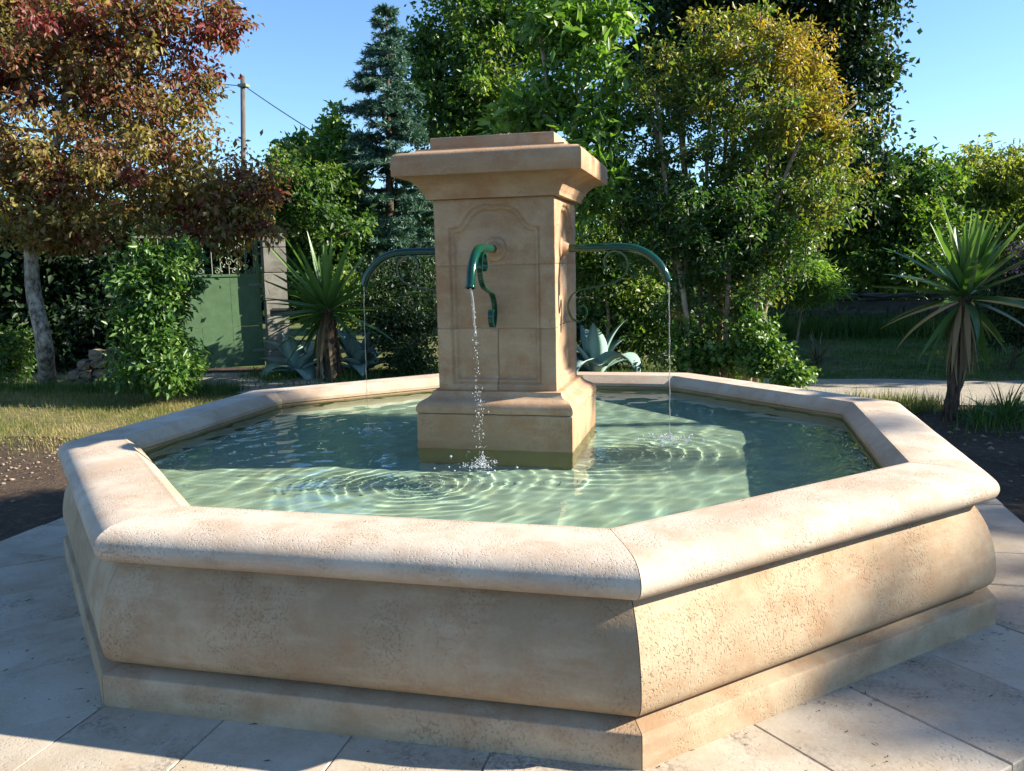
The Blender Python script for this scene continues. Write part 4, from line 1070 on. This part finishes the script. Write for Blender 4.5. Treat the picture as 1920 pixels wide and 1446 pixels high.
def pebbles(name, label, n, region, smin, smax, mat, seed, dens=None):
    r = np.random.default_rng(seed); P = region(n, r)
    if dens is not None: P = P[dens(P) > r.uniform(0, 1, len(P))]
    n = len(P)
    O = np.array([(1, 0, 0), (0, 1, 0), (-1, 0, 0), (0, -1, 0), (0, 0, 1), (0, 0, -1), (.7, .7, .5), (-.7, -.6, .5)], float)[:6]
    tri = np.array([(0, 1, 4), (1, 2, 4), (2, 3, 4), (3, 0, 4), (1, 0, 5), (2, 1, 5), (3, 2, 5), (0, 3, 5)])
    s = (smin + (smax - smin) * r.uniform(0, 1, n) ** 3)[:, None, None]
    V = O[None] * s * r.uniform(.6, 1.3, (n, 6, 1)) * np.array([1, 1, .6])
    a = r.uniform(0, 6.28, n); ca, sa = np.cos(a)[:, None], np.sin(a)[:, None]
    V = np.stack([V[..., 0] * ca - V[..., 1] * sa, V[..., 0] * sa + V[..., 1] * ca, V[..., 2]], 2)
    V += np.column_stack([P, np.full(n, G0 + .006)])[:, None]
    Fs = (np.arange(n)[:, None, None] * 6 + tri[None]).reshape(-1, 3)
    return tag(link(name, make_mesh(name, V.reshape(-1, 3), Fs, mat)), label, 'stones', kind='stuff')
pebbles('pebbles', 'pale pebbles strewn over the bare soil left of the fountain', 3600, rect(-7.5, -2.4, -.6, 2.4), .003, .026, M['pebble'], 98, lambda P: np.clip(.35 + .8 * fnoise(z3(P), .6, 14, 3) + .35 * (P[:, 1] - .6), .04, 1))
pebbles('soil_stones', 'small stones and clods in the dark soil on the right', 1800, rect(2.3, 5.0, -1.5, 3.6), .006, .035, M['pebble'], 99, lambda P: np.clip(.15 + .25 * (P[:, 1] > 2.6), 0, 1))
pebbles('gravel_stones', 'loose gravel on the path', 9000, rect(-6, 6, 4.75, 6.6), .004, .018, M['gravel'], 100)
M['litter'] = paint_mat('dry_litter', (.05, .035, .022), .9, .1)
r = np.random.default_rng(101); V, Fs = [], []
nlit = 300
for i in range(nlit):
    k = int(r.integers(0, 8)) if r.uniform() < .3 else int(r.choice([0, 1, 1, 1, 7]))
    nrm, tan = edge_frame(k)
    n_ = A0 + .312 + (PW - .02) * r.uniform() ** (2.2 if r.uniform() < .5 else 1); s = r.uniform(-.95, .95)
    q = nrm * n_ + tan * s; a = r.uniform(0, 3.14); L_ = r.uniform(.002, .007) * (3.0 if r.uniform() < .10 else 1); w_ = r.uniform(.0010, .0028)
    d = np.array([math.cos(a), math.sin(a)]); e_ = np.array([-d[1], d[0]])
    b0 = len(V)
    for (u, w2, z_) in ((-1, 0, .0022), (.2, 1, .004), (1, .3, .0022), (-.2, -1, .0026)):
        V.append((*(q[:2] + d * u * L_ + e_ * w2 * w_), z_))
    Fs += [[b0, b0 + 1, b0 + 2], [b0, b0 + 2, b0 + 3]]
for i in range(46):                              # a few crumbs on the coping
    k = int(r.integers(0, 8)); nrm, tan = edge_frame(k); q = nrm * (A0 + r.uniform(.01, .16)) + tan * r.uniform(-.7, .7)
    a = r.uniform(0, 3.14); L_ = r.uniform(.002, .006); w_ = r.uniform(.0010, .0024); d = np.array([math.cos(a), math.sin(a)]); e_ = np.array([-d[1], d[0]]); b0 = len(V)
    for (u, w2, z_) in ((-1, 0, .0022), (.2, 1, .004), (1, .3, .0022), (-.2, -1, .0026)):
        V.append((*(q[:2] + d * u * L_ + e_ * w2 * w_), .6005 + z_))
    Fs += [[b0, b0 + 1, b0 + 2], [b0, b0 + 2, b0 + 3]]
tag(link('leaf_litter', make_mesh('leaf_litter', V, np.array(Fs), M['litter'])), 'dark crumbs of leaf litter scattered on the paving and coping', 'litter', kind='stuff')

# ------------------------------------------------------------------ falling water
def ico(c, s):
    O = np.array([(0, 0, 1), (.894, 0, .447), (.276, .851, .447), (-.724, .526, .447), (-.724, -.526, .447), (.276, -.851, .447), (.724, .526, -.447), (-.276, .851, -.447), (-.894, 0, -.447), (-.276, -.851, -.447), (.724, -.526, -.447), (0, 0, -1)])
    Fq_ = [(0, 1, 2), (0, 2, 3), (0, 3, 4), (0, 4, 5), (0, 5, 1), (1, 6, 2), (2, 7, 3), (3, 8, 4), (4, 9, 5), (5, 10, 1), (6, 7, 2), (7, 8, 3), (8, 9, 4), (9, 10, 5), (10, 6, 1), (11, 7, 6), (11, 8, 7), (11, 9, 8), (11, 10, 9), (11, 6, 10)]
    return O * s + np.array(c), Fq_
def jet(tip, out, label, seed, solid=1.0, r0=.0065, drops=0, spread=.02, drift=.02):
    r = np.random.default_rng(seed)
    root = tag(empty('water_stream', tuple(tip)), label, 'water stream')
    H = tip[2] - WATER_Z; t = np.linspace(0, 1, 46)
    o = np.array(out, float)
    P = np.stack([o[0] * drift * np.sqrt(t) + .0012 * np.sin(t * 40 + seed), o[1] * drift * np.sqrt(t) + .0012 * np.sin(t * 33), -H * t], 1)
    k = max(6, int(46 * solid))
    rad = r0 * (1 - .55 * t) * (1 + .30 * np.sin(t * 55) * np.clip(t * 2, .1, 1))
    MB().tube(P[:k], rad[:k], 8).build('thread', M['jet'], root, True)
    mb = MB()
    for i in range(drops):
        u = r.uniform(.04, 1.0) ** .8; c = np.array([o[0] * drift * math.sqrt(u), o[1] * drift * math.sqrt(u), -H * u]) + np.array([r.normal(), r.normal(), 0]) * spread * (.35 + u)
        s = r.uniform(.0008, .0027)
        mb.add(*ico(c, np.array([s, s, s * r.uniform(1, 2.4)])))
    if drops:
        d_ = mb.build('droplets', M['foam'], root, True); d_['kind'] = 'stuff'
    return root
jet(TIP_F, (1.2, .3), 'broken stream of sparkling drops falling from the front spout', 111, solid=.30, r0=.0060, drops=190, spread=.010, drift=.025)
jet(TIP_R, (1, 0), 'thin clear thread of water falling from the sunlit right spout', 112, r0=.0036, drops=10, spread=.004, drift=.012)
jet(TIP_L, (-1, 0), 'thin clear thread of water falling from the shaded left spout', 113, r0=.0028, drops=10, spread=.004, drift=.012)
def splash(c, label, seed, n, rad, hmax, nb, brad):
    r = np.random.default_rng(seed); mb = MB()
    for i in range(n):
        a = r.uniform(0, 6.283); d = abs(r.normal()) * rad; z_ = max(0, (1 - d / rad * .5)) * hmax * r.uniform() ** 2
        s = r.uniform(.0015, .0042) if z_ < .01 else r.uniform(.0009, .0026)
        mb.add(*ico((c[0] + math.cos(a) * d, c[1] + math.sin(a) * d, WATER_Z + z_ + .0015), np.array([s, s, s * .8])))
    for i in range(nb):                                  # floating bubbles
        a = r.uniform(0, 6.283); d = brad * r.uniform(.15, 1); s = r.uniform(.003, .0085)
        x_, y_ = c[0] + math.cos(a) * d, c[1] + math.sin(a) * d
        mb.add(*ico((x_, y_, WATER_Z + .001), np.array([s, s, s * .75])))
    o = mb.build('splash', M['foam'], None, True)
    return tag(o, label, 'foam', kind='stuff')
splash((TIP_F[0] + .03, TIP_F[1] + .008), 'white foam where the front stream strikes the water', 121, 260, .045, .06, 16, .30)
splash((TIP_R[0] + .012, TIP_R[1]), 'foam and floating bubbles under the right spout', 122, 150, .035, .04, 75, .19)
splash((TIP_L[0] - .012, TIP_L[1]), 'small bubbles under the left spout', 123, 40, .03, .015, 22, .15)

# ------------------------------------------------------------------ unseen planting added right of the view to block the low sun
def hedge(name, label, x, y0, y1, h, seed, mat, th=.7):  # unseen hedge, added to keep sun off the back coping and lawn
    r = np.random.default_rng(seed)
    n = int((y1 - y0) * h * 22)
    C = np.column_stack([x + r.normal(size=n) * th * .35, r.uniform(y0, y1, n), r.uniform(.1, h - .1, n)])
    root = tag(empty(name, (x, (y0 + y1) / 2, G0)), label, 'hedge')
    B = np.array(root.location)
    V, Fs, tt = leaf_cloud(C, np.zeros(n), 42, .30, .20, .14, r)
    link('foliage', make_mesh('foliage', V - B, Fs, mat, False, tt), root)
    segs = []
    for y in np.arange(y0 + .2, y1, .5):
        segs.append((np.array([(x, y, 0), (x + .05, y, h * .5), (x, y + .05, h * .9)]) - B, np.array([.04, .03, .015])))
    multi_tubes(segs, 6).build('stems', M['bark_dark'], root, True)['kind'] = 'stuff'
def shade_poplar(x, y, h, w, label, seed):  # unseen tree, added as a porous screen for soft partial shade
    r = np.random.default_rng(seed)
    root = tag(empty('shade_poplar', (x, y, G0)), label, 'tree', 'unseen poplars added for shade beyond the right edge'); B = np.array([x, y, G0])
    MB().tube([(0, 0, 0), (.1, 0, h * .5), (0, .05, h * .93)], np.array([.24, .16, .03]), 9).build('trunk', M['bark_dark'], root, True)
    n = int(h * w * 9)
    C = np.column_stack([x + r.normal(size=n) * .45, y + r.uniform(-w / 2, w / 2, n), 2.0 + (h - 2.25) * r.uniform(0, 1, n)])
    V, Fs, tt = leaf_cloud(C, np.zeros(n), 38, .26, .20, .15, r)
    link('crown', make_mesh('crown', V - B, Fs, M['lf_mid'], False, tt), root)
    segs = [(P - B, q) for P, q in skeleton([((x, y, z_), .1) for z_ in np.arange(2, h, .6)], C[:90], r, .05)]
    multi_tubes(segs, 4).build('branches', M['bark_dark'], root, True)['kind'] = 'stuff'
for i, (y_, h_, lb_) in enumerate(((.9, 13.46, 'first'), (3.1, 13.5, 'second'), (5.2, 13.46, 'third'))):
    shade_poplar(26.0, y_, h_, 2.4, lb_ + ' of three tall unseen poplars added for shade beyond the right edge, counted from the near end', 150 + i)
hedge('shade_hedge', 'higher unseen hedge added for shade beyond the right edge, behind the yucca', 9.0, 2.85, 5.55, 4.5, 132, M['lf_dark'])
hedge('shade_hedge', 'long high unseen hedge added for shade beyond the right edge, beside the far lawn', 11.5, 8.3, 17.0, 5.6, 133, M['lf_dark'])

simple_b = np.array([10.5, 3.0, G0])  # unseen tree, added so its crown shades the left coping and water
rS = np.random.default_rng(140)
slim = tag(empty('shade_tree', tuple(simple_b)), 'slim tall unseen tree added for shade behind the hedge beyond the right edge', 'tree')
MB().tube([(0, 0, 0), (.05, 0, 3.5), (0, 0, 7.2)], np.array([.14, .10, .03]), 9).build('trunk', M['bark_dark'], slim, True)
nS = 170; dS = unit(rS.normal(size=(nS, 3))) * (rS.uniform(0, 1, (nS, 1)) ** .4)
CS = simple_b + np.array([0, 0, 7.0 - G0]) + dS * np.array([.5, .34, .75])
V, Fs, tt = leaf_cloud(CS, np.zeros(nS), 46, .22, .14, .09, rS)
link('crown', make_mesh('crown', V - simple_b, Fs, M['lf_dark'], False, tt), slim)
